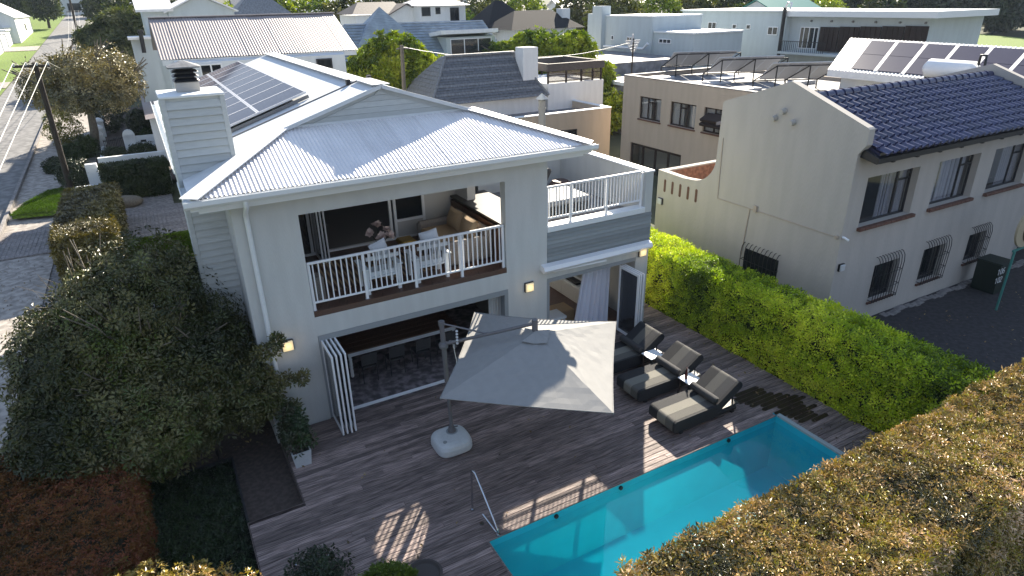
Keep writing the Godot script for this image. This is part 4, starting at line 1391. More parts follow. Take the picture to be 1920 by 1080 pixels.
func neighbour() -> void:
	var n := thing("gabled_house", "plain beige plastered house with glossy blue tiled roof beyond the hedge", "house", V(18.0, 0, 1.0))
	var B: Material = mats["beige"]
	var X := 13.64
	var b := MB.new()
	# gable wall with the low curved parapet at its far end
	var poly := PackedVector2Array([Vector2(3.24, -0.3), Vector2(3.24, 5.2), Vector2(3.42, 5.46), Vector2(3.42, 5.86), Vector2(3.36, 5.90), Vector2(0.96, 6.79), Vector2(0.90, 6.79), Vector2(-1.40, 6.02), Vector2(-1.47, 5.95), Vector2(-1.5, 4.5)])
	for i in 9:
		var a := PI / 2 * i / 8.0
		poly.append(Vector2(-2.5 + 1.0 * cos(a), 4.2 - 0.9 * sin(a)))
	poly.append(Vector2(-2.9, 3.27))
	poly.append(Vector2(-4.17, 3.31))
	poly.append(Vector2(-4.17, -0.3))
	b.prism(poly, V(X, 0, 0), V(0, 0, 1), V(0, 1, 0), V(0.24, 0, 0))
	part(n, "gable_wall", b, B)
	b = MB.new()
	holed_wall(b, V(X + 0.24, 0, 3.24), V(1, 0, 0), V(0, 0, -1), 10.1, -0.3, 5.2, 0.3, [[0.42, 2.76, 3.12, 4.5], [3.68, 5.88, 3.12, 4.5], [6.7, 8.9, 3.12, 4.5], [1.64, 2.82, 0.55, 1.72], [4.08, 5.26, 0.58, 1.72], [6.58, 7.6, 0.72, 1.72]])
	b.box(V(X + 0.24, -0.3, -1.46), V(23.7, 5.2, -1.2))
	b.box(V(23.7, -0.3, -1.46), V(24.0, 5.2, 3.24))
	b.box(V(X + 0.24, -0.3, -4.17), V(18.5, 3.3, -3.95))
	b.box(V(18.3, -0.3, -3.95), V(18.5, 3.3, -1.46))
	part(n, "wall", b, B)
	b = MB.new()
	b.prism(PackedVector2Array([Vector2(3.4, 5.2), Vector2(3.4, 5.75), Vector2(0.96, 6.66), Vector2(-1.46, 5.9), Vector2(-1.46, 5.2)]), V(23.78, 0, 0), V(0, 0, 1), V(0, 1, 0), V(0.24, 0, 0))
	part(n, "gable_wall", b, B)
	b = MB.new()
	b.box(V(X + 0.25, 2.3, -3.95), V(18.3, 2.4, -1.46))
	b.box(V(X + 0.245, 2.4, -3.95), V(18.3, 3.25, -3.94))
	b.box(V(18.29, 2.4, -3.94), V(18.3, 3.25, -1.47))
	part(n, "terrace_lining", b, mats["rust_floor"])
	b = MB.new()
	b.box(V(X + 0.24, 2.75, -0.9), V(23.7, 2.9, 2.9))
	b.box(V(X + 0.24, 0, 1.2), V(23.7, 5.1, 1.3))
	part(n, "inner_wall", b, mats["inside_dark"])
	# slots in the parapet and the three studs
	for i in 5:
		b = MB.new()
		var z := -3.78 + 0.39 * i
		b.box(V(X - 0.006, 2.62, z - 0.055), V(X + 0.01, 2.98, z + 0.055), 0.004)
		b.tube([V(X - 0.006, 2.98, z), V(X + 0.01, 2.98, z)], 0.054, 12)
		b.tube([V(X - 0.006, 2.62, z), V(X + 0.01, 2.62, z)], 0.054, 12)
		part(n, "parapet_slot", b, mats["sill_brick"])
	for q in [V(X, 5.99, 0.82), V(X, 5.76, 0.55), V(X, 5.73, 1.18)]:
		b = MB.new()
		b.tube([q, q - V(0.14, 0.02, 0)], [0.09, 0.07], 12)
		part(n, "stud", b, B)
	# roof tiles, nine courses
	var slope := 0.371
	var up := V(0, slope, -1).normalized()
	var nr := V(0, 1, slope).normalized()
	var tb := MB.new()
	var prof := []
	for i in 9:
		var q := i / 8.0
		var y := 0.0
		if q > 0.45: y = 0.07 * sin((q - 0.45) / 0.55 * PI)
		else: y = -0.012 * sin(q / 0.45 * PI)
		prof.append(Vector2(q * 0.3 - 0.15, y))
	for i in 8:
		var p: Vector2 = prof[i]
		var q: Vector2 = prof[i + 1]
		var na := V(-(q.y - p.y), q.x - p.x, 0).normalized()
		tb.quado(V(p.x, p.y + 0.06, 0.19), V(q.x, q.y + 0.06, 0.19), V(q.x, q.y, -0.19), V(p.x, p.y, -0.19), Vector3.UP)
		tb.quado(V(p.x, p.y + 0.06, 0.19), V(q.x, q.y + 0.06, 0.19), V(q.x, q.y, 0.19), V(p.x, p.y, 0.19), V(0, 0, 1))
	var tile := tb.mesh()
	b = MB.new()
	b.prism(PackedVector2Array([Vector2(3.66, 5.18), Vector2(0.96, 6.18), Vector2(0.96, 6.28), Vector2(3.66, 5.28)]), V(X + 0.25, 0, 0), V(0, 0, 1), V(0, 1, 0), V(9.88, 0, 0))
	b.prism(PackedVector2Array([Vector2(-1.9, 5.18), Vector2(0.96, 6.18), Vector2(0.96, 6.28), Vector2(-1.9, 5.28)]), V(X + 0.25, 0, 0), V(0, 0, 1), V(0, 1, 0), V(9.88, 0, 0))
	var rf := part(n, "roof", b, mats["blue_tile_2"])
	for r in 9:
		for c in 33:
			var pos := V(X + 0.41 + c * 0.3, 5.24, 3.6) + up * (r * 0.318) + nr * 0.075
			var t := Transform3D(Basis(V(1, 0, 0), nr, -up), pos + V(rng.randfn() * 0.004, rng.randfn() * 0.003, 0))
			piece(rf, "roof_tile", tile, t, mats["blue_tile_%d" % (rng.randi() % 3)])
	for c in 26:
		b = MB.new()
		var x := X + 0.26 + c * 0.38
		b.tube([V(x, 6.30, 0.96), V(x + 0.05, 6.30, 0.96), V(x + 0.051, 6.30, 0.96), V(x + 0.385, 6.30, 0.96)], [0.165, 0.165, 0.14, 0.14], 14)
		part(rf, "ridge_tile", b, mats["blue_tile_%d" % (c % 3)])
	b = MB.new()
	b.prism(PackedVector2Array([Vector2(3.25, 5.12), Vector2(3.72, 5.02), Vector2(3.76, 5.05), Vector2(3.76, 5.17), Vector2(3.3, 5.34)]), V(X + 0.1, 0, 0), V(0, 0, 1), V(0, 1, 0), V(10.0, 0, 0))
	part(n, "eave_board", b, mats["black"])
	for i in 9:
		b = MB.new()
		b.box(V(X + 0.9 + i * 1.05, 4.96, 3.24), V(X + 1.0 + i * 1.05, 5.06, 3.66))
		part(n, "rafter_end", b, mats["black"])
	# upper windows
	var wx := [X + 0.66, X + 3.92, X + 6.94]
	var ww := [2.34, 2.2, 2.2]
	for i in 3:
		var f := window(n, V(wx[i], 3.12, 3.02), V(1, 0, 0), V(0, 0, 1), ww[i], 1.38, [0.06, 0.72] if i != 0 else [0.1, 0.72], [[0.72, 1.0, 0.75]], mats["dark_metal"], mats["pane"])
		b = MB.new()
		var k := 24
		for j in k:
			var x0: float = wx[i] + ww[i] * (0.5 if i == 0 else (0.1 if i == 1 else 0.55)) + j * ww[i] * (0.5 if i != 1 else 0.85) / k
			b.box(V(x0, 3.1, 2.88 + 0.03 * sin(j * 1.9)), V(x0 + ww[i] * (0.5 if i != 1 else 0.85) / k, 4.5, 2.91 + 0.03 * sin(j * 1.9)))
		part(f, "curtain", b, mats["curtain_blue"])
		b = MB.new()
		for j in int(ww[i] / 0.23) + 1: b.box(V(wx[i] - 0.05 + j * 0.23, 3.02, 3.0), V(wx[i] + 0.17 + j * 0.23, 3.115, 3.36), 0.008)
		part(f, "sill", b, mats["sill_brick"])
	for q in [[X + 1.88, 0.55, 1.18, 1.17], [X + 4.32, 0.58, 1.18, 1.14], [X + 6.82, 0.72, 1.02, 1.0]]:
		var f := window(n, V(q[0], q[1], 3.06), V(1, 0, 0), V(0, 0, 1), q[2], q[3], [0.3], [], mats["dark_metal"], mats["pane_dark"])
		burglar_bars(f, V(q[0], q[1] - 0.02, 3.24), V(1, 0, 0), V(0, 0, 1), q[2], q[3] + 0.28)
		b = MB.new()
		b.box(V(q[0] - 0.03, q[1] - 0.07, 3.1), V(q[0] + q[2] + 0.03, q[1] - 0.003, 3.3), 0.01)
		part(f, "sill", b, mats["sill_brick"])
	b = MB.new()
	b.box(V(X - 0.004, 0.5, 0.12), V(X + 0.004, 1.66, 1.42))
	var gw := part(n, "window", b, mats["window_dark"])
	burglar_bars(gw, V(X, 0.5, 0.1), V(0, 0, 1), V(-1, 0, 0), 1.34, 1.34)
	# conduit, boxes, lights
	b = MB.new()
	b.tube([V(X - 0.015, 4.9, -1.3), V(X - 0.015, 2.95, -1.25), V(X - 0.015, 2.95, 0.1), V(X - 0.015, 2.93, 3.1)], 0.012, 5)
	b.tube([V(X - 0.015, 2.94, 0.1), V(X - 0.015, 1.4, 0.0)], 0.016, 5)
	b.box(V(X - 0.07, 2.9, 0.27), V(X, 3.1, 0.38), 0.008)
	b.box(V(X - 0.06, 2.88, 3.08), V(X, 2.98, 3.17), 0.008)
	part(n, "conduit", b, mats["taupe"])
	b = MB.new()
	b.tube([V(X + 0.03, 2.95, 3.25), V(X + 0.05, 2.95, 3.3), V(X + 0.08, 2.9, 3.42)], 0.035, 8)
	part(n, "camera", b, mats["white_metal"])
	wall_lamp(n, V(X + 0.22, 2.04, 3.24), V(0, 0, 1), mats["black"], false, 0.18)
	wall_lamp(n, V(X, 2.2, -3.92), V(-1, 0, 0), mats["terracotta"], false, 0.2)
	# yard beside it
	b = MB.new()
	b.box(V(11.95, -0.36, 2.0), V(30.0, -0.02, 20.0))
	structure("yard_paving", b, mats["dark_paving"])
	b = MB.new()
	for i in 40:
		b.box(V(16.2 + i * 0.25, -0.02, 3.3 + 0.06 * sin(i * 1.3)), V(16.43 + i * 0.25, 0.012, 3.52 + 0.06 * sin(i * 1.3)), 0.008)
	var kerb := structure("yard_kerb", b, mats["paving"])
	kerb.set_meta("kind", "stuff")
	var p := thing("sign_post", "thin green metal post carrying a round tan disc in the dark yard", "sign", V(19.51, -0.02, 4.95))
	b = MB.new()
	b.tube([V(19.51, -0.02, 4.95), V(19.51, 1.96, 4.95)], 0.035, 10)
	b.bar(V(19.4, 1.93, 4.95), V(21.0, 2.0, 4.95), 0.05, 0.06)
	part(p, "post", b, mats["green_paint"])
	b = MB.new()
	b.tube([V(19.82, 2.62, 4.93), V(19.82, 2.62, 4.99)], 0.62, 28)
	part(p, "disc", b, mats["tan_metal"])
	b = MB.new()
	b.tube([V(20.0, 2.55, 4.99), V(20.0, 2.55, 5.02)], 0.42, 28)
	part(p, "disc_centre", b, mats["terracotta"])
	p = thing("yard_bin", "dark green bin with pale numbers beside the beige house", "bin", V(20.9, -0.02, 4.0))
	b = MB.new()
	b.prism(PackedVector2Array([Vector2(-0.3, 0), Vector2(0.3, 0), Vector2(0.34, 1.0), Vector2(-0.34, 1.0)]), V(20.9, -0.01, 3.62), V(1, 0, 0), V(0, 1, 0), V(0, 0, 0.7))
	part(p, "body", b, mats["dark_green_sign"])
	b = MB.new()
	b.box(V(20.52, 0.995, 3.6), V(21.28, 1.05, 4.38), 0.02)
	part(p, "lid", b, mats["dark_green_sign"])
	var k := 0
	for s in ["106", "102"]:
		var tm := TextMesh.new()
		tm.text = s
		tm.font_size = 32
		tm.pixel_size = 0.0085
		tm.depth = 0.004
		var f := SystemFont.new()
		f.font_names = PackedStringArray(["Droid Sans"])
		tm.font = f
		var o := MeshInstance3D.new()
		o.name = numbered(p, "number")
		o.mesh = tm
		o.material_override = mats["house_trim"]
		p.add_child(o, true)
		o.position = V(20.66, 0.78 - 0.3 * k, 4.325) - p.position
		k += 1

func gable_house(o: Node3D, lo: Vector3, hi: Vector3, ridge: float, along_x: bool, wall: Material, roof: Material, over := 0.3) -> void:
	var b := MB.new()
	b.box(lo, hi)
	var tri := PackedVector2Array()
	if along_x:
		tri = PackedVector2Array([Vector2(lo.z, hi.y), Vector2(hi.z, hi.y), Vector2((lo.z + hi.z) / 2, ridge - 0.06)])
		b.prism(tri, V(lo.x, 0, 0), V(0, 0, 1), V(0, 1, 0), V(hi.x - lo.x, 0, 0))
	else:
		tri = PackedVector2Array([Vector2(lo.x, hi.y), Vector2(hi.x, hi.y), Vector2((lo.x + hi.x) / 2, ridge - 0.06)])
		b.prism(tri, V(0, 0, lo.z), V(1, 0, 0), V(0, 1, 0), V(0, 0, hi.z - lo.z))
	part(o, "wall", b, wall)
	b = MB.new()
	var c := (lo + hi) / 2
	for s in [-1.0, 1.0]:
		var e := V(c.x, 0, hi.z if s > 0 else lo.z) if along_x else V(hi.x if s > 0 else lo.x, 0, c.z)
		var half: float = (hi.z - lo.z) / 2 if along_x else (hi.x - lo.x) / 2
		var sl := (ridge - hi.y) / half
		var out := V(0, 0, s) if along_x else V(s, 0, 0)
		var a := e + V(0, hi.y, 0) + (out - V(0, sl, 0)) * over
		var t := V(c.x, ridge, c.z)
		var u := V(1, 0, 0) if along_x else V(0, 0, 1)
		var hl: float = (hi.x - lo.x) / 2 + over if along_x else (hi.z - lo.z) / 2 + over
		var nn := (out * sl + Vector3.UP).normalized() * 0.09
		b.quado(a - u * hl + nn, a + u * hl + nn, t + u * hl + nn, t - u * hl + nn, Vector3.UP)
		b.quado(a - u * hl, a + u * hl, t + u * hl, t - u * hl, Vector3.DOWN)
		b.quado(a - u * hl, a + u * hl, a + u * hl + nn, a - u * hl + nn, out)
		for k in [-1.0, 1.0]: b.quado(a + u * hl * k, t + u * hl * k, t + u * hl * k + nn, a + u * hl * k + nn, u * k)
	part(o, "roof", b, roof)

func hip_roof(o: Node3D, lo: Vector3, hi: Vector3, run: float, m: Material, nm := "roof") -> void:
	# lo.y eave, hi.y ridge; run is how far the hips draw in along x
	var b := MB.new()
	var zc := (lo.z + hi.z) / 2
	var p := [V(lo.x, lo.y, hi.z), V(hi.x, lo.y, hi.z), V(hi.x, lo.y, lo.z), V(lo.x, lo.y, lo.z)]
	var r0 := V(minf(lo.x + run, (lo.x + hi.x) / 2), hi.y, zc)
	var r1 := V(maxf(hi.x - run, (lo.x + hi.x) / 2 + 0.001), hi.y, zc)
	b.quado(p[0], p[1], r1, r0, V(0, 1, 1))
	b.quado(p[2], p[3], r0, r1, V(0, 1, -1))
	b.trio(p[1], p[2], r1, V(1, 1, 0))
	b.trio(p[3], p[0], r0, V(-1, 1, 0))
	b.quado(p[0], p[1], p[2], p[3], Vector3.DOWN)
	part(o, nm, b, m)

func flat_window(o: Node3D, at: Vector3, ax: Vector3, out: Vector3, w: float, h: float, bars: Array, frame: String, pane := "window_dark") -> void:
	window(o, at + out * 0.03, ax, out, w, h, bars, [], mats[frame], mats[pane], 0.07, 0.06)

func near_background() -> void:
	# house straight behind, long corrugated roof
	var o := thing("long_roofed_house", "white house with a long faded pink corrugated roof right behind the chimney", "house", V(4, 0, -26))
	var b := MB.new()
	b.box(V(-0.4, -0.4, -30), V(7.55, 6.6, -21.7))
	b.box(V(-0.9, 6.52, -22.0), V(8.25, 6.75, -21.92))
	b.prism(PackedVector2Array([Vector2(-30, 6.6), Vector2(-21.7, 6.6), Vector2(-26, 8.4)]), V(-0.4, 0, 0), V(0, 0, 1), V(0, 1, 0), V(7.95, 0, 0))
	part(o, "wall", b, mats["white_wall"])
	b = MB.new()
	corrugated(b, V(-0.95, 6.78, -30.2), V(1, 0, 0), V(0, 0, 1), 0.42, 9.3, 0.4, 0.016, func(q): return [0.0, 4.15])
	b.bar(V(-0.95, 8.53, -26.05), V(8.4, 8.53, -26.05), 0.4, 0.05)
	var pr := part(o, "roof", b, mats["pink_roof"])
	for i in 12:
		b = MB.new()
		corrugated(b, V(-0.95 + i * 0.775, 6.78 + 0.006 * (i % 2), -21.9 + 0.02 * (i % 3)), V(1, 0, 0), V(0, 0, -1), 0.42, 0.775, 0.129, 0.009, func(q): return [0.0, 4.15])
		part(pr, "roof_sheet", b, mats["pink_sheet_%d" % [1, 0, 2, 1, 2, 0, 1, 1, 0, 2, 1, 0][i]])
	flat_window(o, V(0.6, 5.9, -21.7), V(1, 0, 0), V(0, 0, 1), 1.0, 0.62, [0.5], "white_metal")
	flat_window(o, V(6.05, 5.95, -21.7), V(1, 0, 0), V(0, 0, 1), 0.8, 0.5, [], "dark_metal")
	o = thing("lean_to_roof", "low corrugated outbuilding roofs stepping down beside the white house", "outbuilding", V(-1.5, 1.2, -40))
	b = MB.new()
	b.box(V(-1.95, 0.3, -58), V(-0.65, 3.05, -30.5))
	part(o, "wall", b, mats["white_wall"])
	b = MB.new()
	corrugated(b, V(-2.15, 3.1, -30.0), V(0, 0, -1), V(1, 0, 0), 0.1, 13.0, 0.3, 0.02, func(q): return [0.0, 1.9])
	corrugated(b, V(-2.2, 3.35, -43.2), V(0, 0, -1), V(1, 0, 0), 0.14, 16.0, 0.3, 0.02, func(q): return [0.0, 2.4])
	part(o, "roof", b, mats["pink_roof"])
	# flat roofed taupe block with parapet
	o = thing("parapet_block", "low taupe block with a flat grey roof sunk behind a parapet", "building", V(19, 0, -23))
	b = MB.new()
	b.box(V(11.5, -0.4, -19.55), V(23.04, 2.80, -19.3))
	b.box(V(22.8, -0.4, -27.0), V(23.04, 2.80, -19.55))
	part(o, "wall", b, mats["taupe"])
	b = MB.new()
	b.box(V(11.5, 2.802, -19.6), V(23.07, 2.86, -19.27), 0.01)
	b.box(V(22.77, 2.802, -27.0), V(23.07, 2.86, -19.605), 0.01)
	part(o, "coping", b, mats["house_trim"])
	b = MB.new()
	b.box(V(11.5, 2.2, -27.0), V(22.8, 2.35, -19.55))
	part(o, "roof", b, mats["flat_roof"])
	flat_window(o, V(19.1, 0.9, -19.3), V(1, 0, 0), V(0, 0, 1), 1.4, 0.9, [0.5], "dark_metal")
	o = thing("flue_pipe", "tall pale flue pipe with a conical cowl standing before the taupe block", "flue", V(16.8, 0, -17.3))
	b = MB.new()
	b.tube([V(16.8, 0, -17.3), V(16.8, 4.0, -17.3)], 0.2, 16)
	b.tube([V(16.8, 3.55, -17.3), V(16.8, 3.6, -17.3)], 0.225, 16)
	part(o, "pipe", b, mats["beige"])
	b = MB.new()
	b.tube([V(16.8, 4.08, -17.3), V(16.8, 4.1, -17.3), V(16.8, 4.35, -17.3)], [0.34, 0.34, 0.02], 16)
	b.tube([V(16.8, 3.98, -17.3), V(16.8, 4.09, -17.3)], 0.1, 10)
	part(o, "cowl", b, mats["house_trim"])
	# slate mansard with chimney and roof terrace
	o = thing("slate_roofed_house", "house with a steep weathered slate roof and a square white chimney", "house", V(17.5, 0, -27))
	b = MB.new()
	b.box(V(13.2, -0.4, -28.6), V(20.6, 3.4, -23.3))
	part(o, "wall", b, mats["white_wall"])
	b = MB.new()
	var rr := MB.new()
	# courses of slates on the front slope, 22 rows
	var f0 := V(12.6, 3.35, -22.9); var f1 := V(20.75, 3.35, -22.9)
	var t0 := V(14.55, 5.9, -24.9); var t1 := V(19.35, 5.9, -24.9)
	rr.quado(f0, f1, t1, t0, V(0, 1, 1))
	rr.quado(f1, V(20.75, 3.35, -29), V(19.35, 5.9, -25.4), t1, V(1, 1, 0))
	rr.quado(t0, t1, V(19.35, 5.9, -25.4), V(14.55, 5.9, -25.4), V(0, 1, 0))
	rr.quado(f0, V(12.6, 3.35, -29), V(14.55, 5.9, -25.4), t0, V(-1, 1, 0))
	var rf := part(o, "roof", rr, mats["slate"])
	var nr := V(0, 2.0, 2.55).normalized()
	for r in 17:
		b = MB.new()
		for i in 30:
			var q0 := i / 30.0
			var q1 := (i + 0.94) / 30.0
			var v0 := r / 17.0
			var v1 := (r + 1.25) / 17.0
			if r == 16: v1 = 1.0
			var sh := 0.5 / 30.0 * (r % 2)
			var a := f0.lerp(t0, v0).lerp(f1.lerp(t1, v0), minf(1.0, q0 + sh))
			var c := f0.lerp(t0, v0).lerp(f1.lerp(t1, v0), minf(1.0, q1 + sh))
			var d := f0.lerp(t0, v1).lerp(f1.lerp(t1, v1), minf(1.0, q1 + sh))
			var e := f0.lerp(t0, v1).lerp(f1.lerp(t1, v1), minf(1.0, q0 + sh))
			var lift := nr * rng.randf_range(0.035, 0.06)
			b.quado(a + lift, c + lift, d + nr * 0.01, e + nr * 0.01, nr)
			b.quado(a, c, c + lift, a + lift, V(0, -1, 1))
		var s := part(rf, "slate_course", b, mats["slate"] if r % 3 else mats["slate_b"])
		s.set_meta("kind", "stuff")
	b = MB.new()
	b.tube([f0 + nr * 0.04, t0 + nr * 0.05], 0.09, 6)
	b.tube([t0 + nr * 0.05, t1 + nr * 0.05], 0.09, 6)
	b.tube([t1 + nr * 0.05, f1 + nr * 0.04], 0.09, 6)
	part(rf, "ridge", b, mats["slate_b"])
	var lf := V(-2.55, 1.95, 0).normalized()
	for r in 12:
		b = MB.new()
		var v0 := r / 12.0
		var v1 := minf(1.0, (r + 1.2) / 12.0)
		var a := f0.lerp(t0, v0); var c := V(12.6, 3.35, -29).lerp(V(14.55, 5.9, -25.4), v0)
		var e := f0.lerp(t0, v1); var d := V(12.6, 3.35, -29).lerp(V(14.55, 5.9, -25.4), v1)
		b.quado(a + lf * 0.05, c + lf * 0.05, d + lf * 0.012, e + lf * 0.012, lf)
		b.quado(a, c, c + lf * 0.05, a + lf * 0.05, V(-1, -1, 0))
		var s := part(rf, "slate_course", b, mats["slate_b"])
		s.set_meta("kind", "stuff")
	b = MB.new()
	b.box(V(19.3, 3.4, -24.6), V(20.4, 6.25, -23.6), 0.02)
	part(o, "chimney", b, mats["white_wall"])
	o = thing("pergola_terrace", "white walled roof terrace under a dark slatted pergola", "terrace", V(23.2, 0, -25))
	b = MB.new()
	b.box(V(20.9, -0.4, -28.5), V(25.3, 4.0, -23.2))
	part(o, "wall", b, mats["white_wall"])
	b = MB.new()
	for x in [20.9, 22.3, 23.5, 24.4, 25.1]:
		b.box(V(x, 4.0, -23.35), V(x + 0.1, 4.75, -23.25))
		b.box(V(x, 4.0, -28.3), V(x + 0.1, 4.75, -28.2))
	for z in [-25.0, -26.7]: b.box(V(20.95, 4.0, z), V(21.05, 4.75, z + 0.1))
	for y in [4.1, 4.5]: b.box(V(20.9, y, -23.34), V(25.2, y + 0.05, -23.26))
	part(o, "screen_frame", b, mats["fence_brown"])
	b = MB.new()
	b.box(V(21.0, 4.02, -23.31), V(25.1, 4.72, -23.29))
	part(o, "screen", b, mats["pane_dark"])
	b = MB.new()
	b.box(V(20.85, 4.75, -23.42), V(25.35, 5.22, -23.2))
	b.box(V(20.85, 4.75, -28.4), V(25.35, 5.22, -28.2))
	b.box(V(20.85, 4.75, -28.2), V(21.05, 5.22, -23.42))
	b.box(V(25.15, 4.75, -28.2), V(25.35, 5.22, -23.42))
	part(o, "pergola_beam", b, mats["dark_tile"])
	# taupe house with roof racks
	o = thing("flat_roofed_house", "taupe two storey house with brown framed windows and a cluttered flat roof", "house", V(26, -1, -12))
	b = MB.new()
	var X := 22.41
	var w_out := V(-1, 0, 0)
	holed_wall(b, V(X, 0, -17.4), V(0, 0, 1), V(1, 0, 0), 12.0, -0.5, 4.9, 0.25, [[1.52, 3.3, 2.7, 3.92], [4.05, 5.93, 2.7, 3.92], [6.5, 8.4, 2.7, 3.92], [0.9, 5.15, -0.5, 1.25]])
	b.box(V(22.66, -0.5, -17.4), V(30.5, 4.9, -17.15))
	b.box(V(30.3, -0.5, -17.15), V(30.5, 4.9, -5.4))
	b.box(V(22.66, -0.5, -5.65), V(30.3, 4.9, -5.4))
	part(o, "wall", b, mats["taupe"])
	b = MB.new()
	b.box(V(22.66, 4.5, -17.15), V(30.3, 4.72, -5.65))
	b.box(V(X - 0.02, 4.902, -17.42), V(22.7, 4.95, -5.4), 0.01)
	b.box(V(22.7, 4.902, -17.42), V(30.5, 4.95, -17.1), 0.01)
	part(o, "flat_roof", b, mats["flat_roof"])
	b = MB.new()
	b.box(V(23.6, -0.5, -17.1), V(23.7, 4.4, -5.7))
	part(o, "inner_wall", b, mats["inside_wall"])
	for q in [[1.52, 1.78], [4.05, 1.88], [6.5, 1.9]]:
		var f := window(o, V(X + 0.1, 2.7, -17.4 + q[0]), V(0, 0, 1), w_out, q[1], 1.22, [0.36, 0.66], [[0.36, 0.66, 0.78]], mats["fence_brown"], mats["pane"], 0.07)
		b = MB.new()
		b.box(V(X - 0.08, 2.62, -17.4 + q[0] - 0.06), V(X + 0.1, 2.69, -17.4 + q[0] + q[1] + 0.06), 0.008)
		part(f, "sill", b, mats["sill_brick"])
		b = MB.new()
		b.box(V(X + 0.2, 2.6, -17.4 + q[0]), V(X + 0.23, 4.0, -17.4 + q[0] + q[1] * 0.45))
		b.box(V(X + 0.2, 2.6, -17.4 + q[0] + q[1] * 0.7), V(X + 0.23, 4.0, -17.4 + q[0] + q[1]))
		part(f, "curtain", b, mats["cloth_white"])
	window(o, V(X + 0.1, -0.9, -16.5), V(0, 0, 1), w_out, 4.25, 2.15, [0.25, 0.5, 0.75], [], mats["fence_brown"], mats["pane"], 0.14)
	b = MB.new()
	for k in 2:
		var y := 3.62 - 0.22 * k
		b.bar(V(X - 0.55 - 0.02 * k, y - 0.25, -9.4), V(X + 0.0, y, -9.4), 2.4, 0.12)
	part(o, "window_hood", b, mats["fence_brown"])
	for q in [[23.5, -16.6, 1.1, 1.0, 0.12], [24.1, -13.0, 1.3, 0.9, 0.1], [23.3, -10.2, 1.1, 1.0, 0.14], [26.0, -14.2, 1.6, 1.0, 0.11], [27.5, -10.3, 1.1, 0.9, 0.18], [25.2, -6.9, 1.2, 0.7, 0.08]]:
		b = MB.new()
		b.box(V(q[0], 4.722, q[1]), V(q[0] + q[2], 4.722 + q[4], q[1] + q[3]), 0.01)
		part(o, "roof_slab", b, mats["panel_back"])
	var ends := [[V(24.16, 0, -8.29), V(26.97, 0, -6.85)], [V(24.6, 0, -12.14), V(27.94, 0, -10.8)], [V(25.4, 0, -16.4), V(28.9, 0, -14.9)]]
	var names := ["tilted rack of solar panels nearest the blue tiled roof, seen from behind", "tilted rack of solar panels in the middle of the flat roof, seen from behind", "tilted rack of solar panels at the far edge of the flat roof, seen from behind"]
	for i in 3:
		var a: Vector3 = ends[i][0]
		var c: Vector3 = ends[i][1]
		var u := (c - a).normalized()
		var back := V(0.05, 0, -1)
		var r := thing("solar_rack", names[i], "solar rack", V(a.x, 4.72, a.z), "solar racks on the flat roof")
		var len := a.distance_to(c)
		b = MB.new()
		for k in 3:
			var p := a + u * len * k / 2.0
			b.bar(p + V(0, 4.72, 0), p + V(0, 5.95, 0), 0.045, 0.045)
			b.bar(p + back * 1.35 + V(0, 4.72, 0), p + back * 1.35 + V(0, 5.15, 0), 0.045, 0.045)
			b.bar(p + V(0, 5.93, 0), p + back * 1.35 + V(0, 5.15, 0), 0.045, 0.045)
		b.bar(a + V(0, 5.93, 0), c + V(0, 5.93, 0), 0.05, 0.05)
		b.bar(a + back * 1.35 + V(0, 5.15, 0), c + back * 1.35 + V(0, 5.15, 0), 0.05, 0.05)
		part(r, "rack_frame", b, mats["black"])
		var sl := (back * 1.35 - V(0, 0.78, 0)).normalized()
		var nn := u.cross(sl).normalized()
		if nn.y < 0: nn = -nn
		for k in 4:
			var mid := a + u * len * (k + 0.5) / 4.0 + V(0, 5.6, 0) + back * 0.66 + nn * 0.05
			b = MB.new()
			b.obox(Transform3D(Basis(u, nn, u.cross(nn)), mid), V(len / 4 - 0.03, 0.035, 1.62))
			var pn := part(r, "solar_panel", b, mats["panel_back"])
			b = MB.new()
			b.obox(Transform3D(Basis(u, nn, u.cross(nn)), mid + nn * 0.021), V(len / 4 - 0.08, 0.006, 1.57))
			part(pn, "cell_face", b, mats["panel_cell"])
	# white roof with solar panels behind the tiled house
	o = thing("white_roofed_house", "white metal roofed house with a row of solar panels behind the blue tiles", "house", V(29, 0, -1))
	b = MB.new()
	b.box(V(26.0, -0.4, -6.2), V(36.0, 5.6, 7.0))
	part(o, "wall", b, mats["white_wall"])
	var e0 := V(25.5, 5.82, -6.6); var e1 := V(25.5, 5.72, 8.0)
	var r0 := V(29.6, 6.92, -8.6); var r1 := V(29.6, 6.72, 8.0)
	b = MB.new()
	b.quado(e0, e1, r1, r0, V(-0.3, 1, 0))
	b.quado(r0, r1, V(36, 5.5, 8), V(36, 5.5, -8.6), V(0.3, 1, 0))
	b.quado(e0 - V(0, 0.3, 0), e1 - V(0, 0.3, 0), e1, e0, V(-1, 0, 0))
	b.quado(e0 - V(0, 0.3, 0), r0 - V(0, 0.3, 0), r0, e0, V(0, 0, -1))
	var n1 := (e1 - e0).cross(r0 - e0).normalized()
	if n1.y < 0: n1 = -n1
	var wr := part(o, "roof", b, mats["roof_white"])
	b = MB.new()
	for i in 90:
		var q := (i + 0.5) / 90.0
		b.bar(e0.lerp(e1, q) + n1 * 0.012, r0.lerp(r1, q) + n1 * 0.012, 0.05, 0.025)
	part(wr, "roof_rib", b, mats["roof_white"]).set_meta("kind", "stuff")
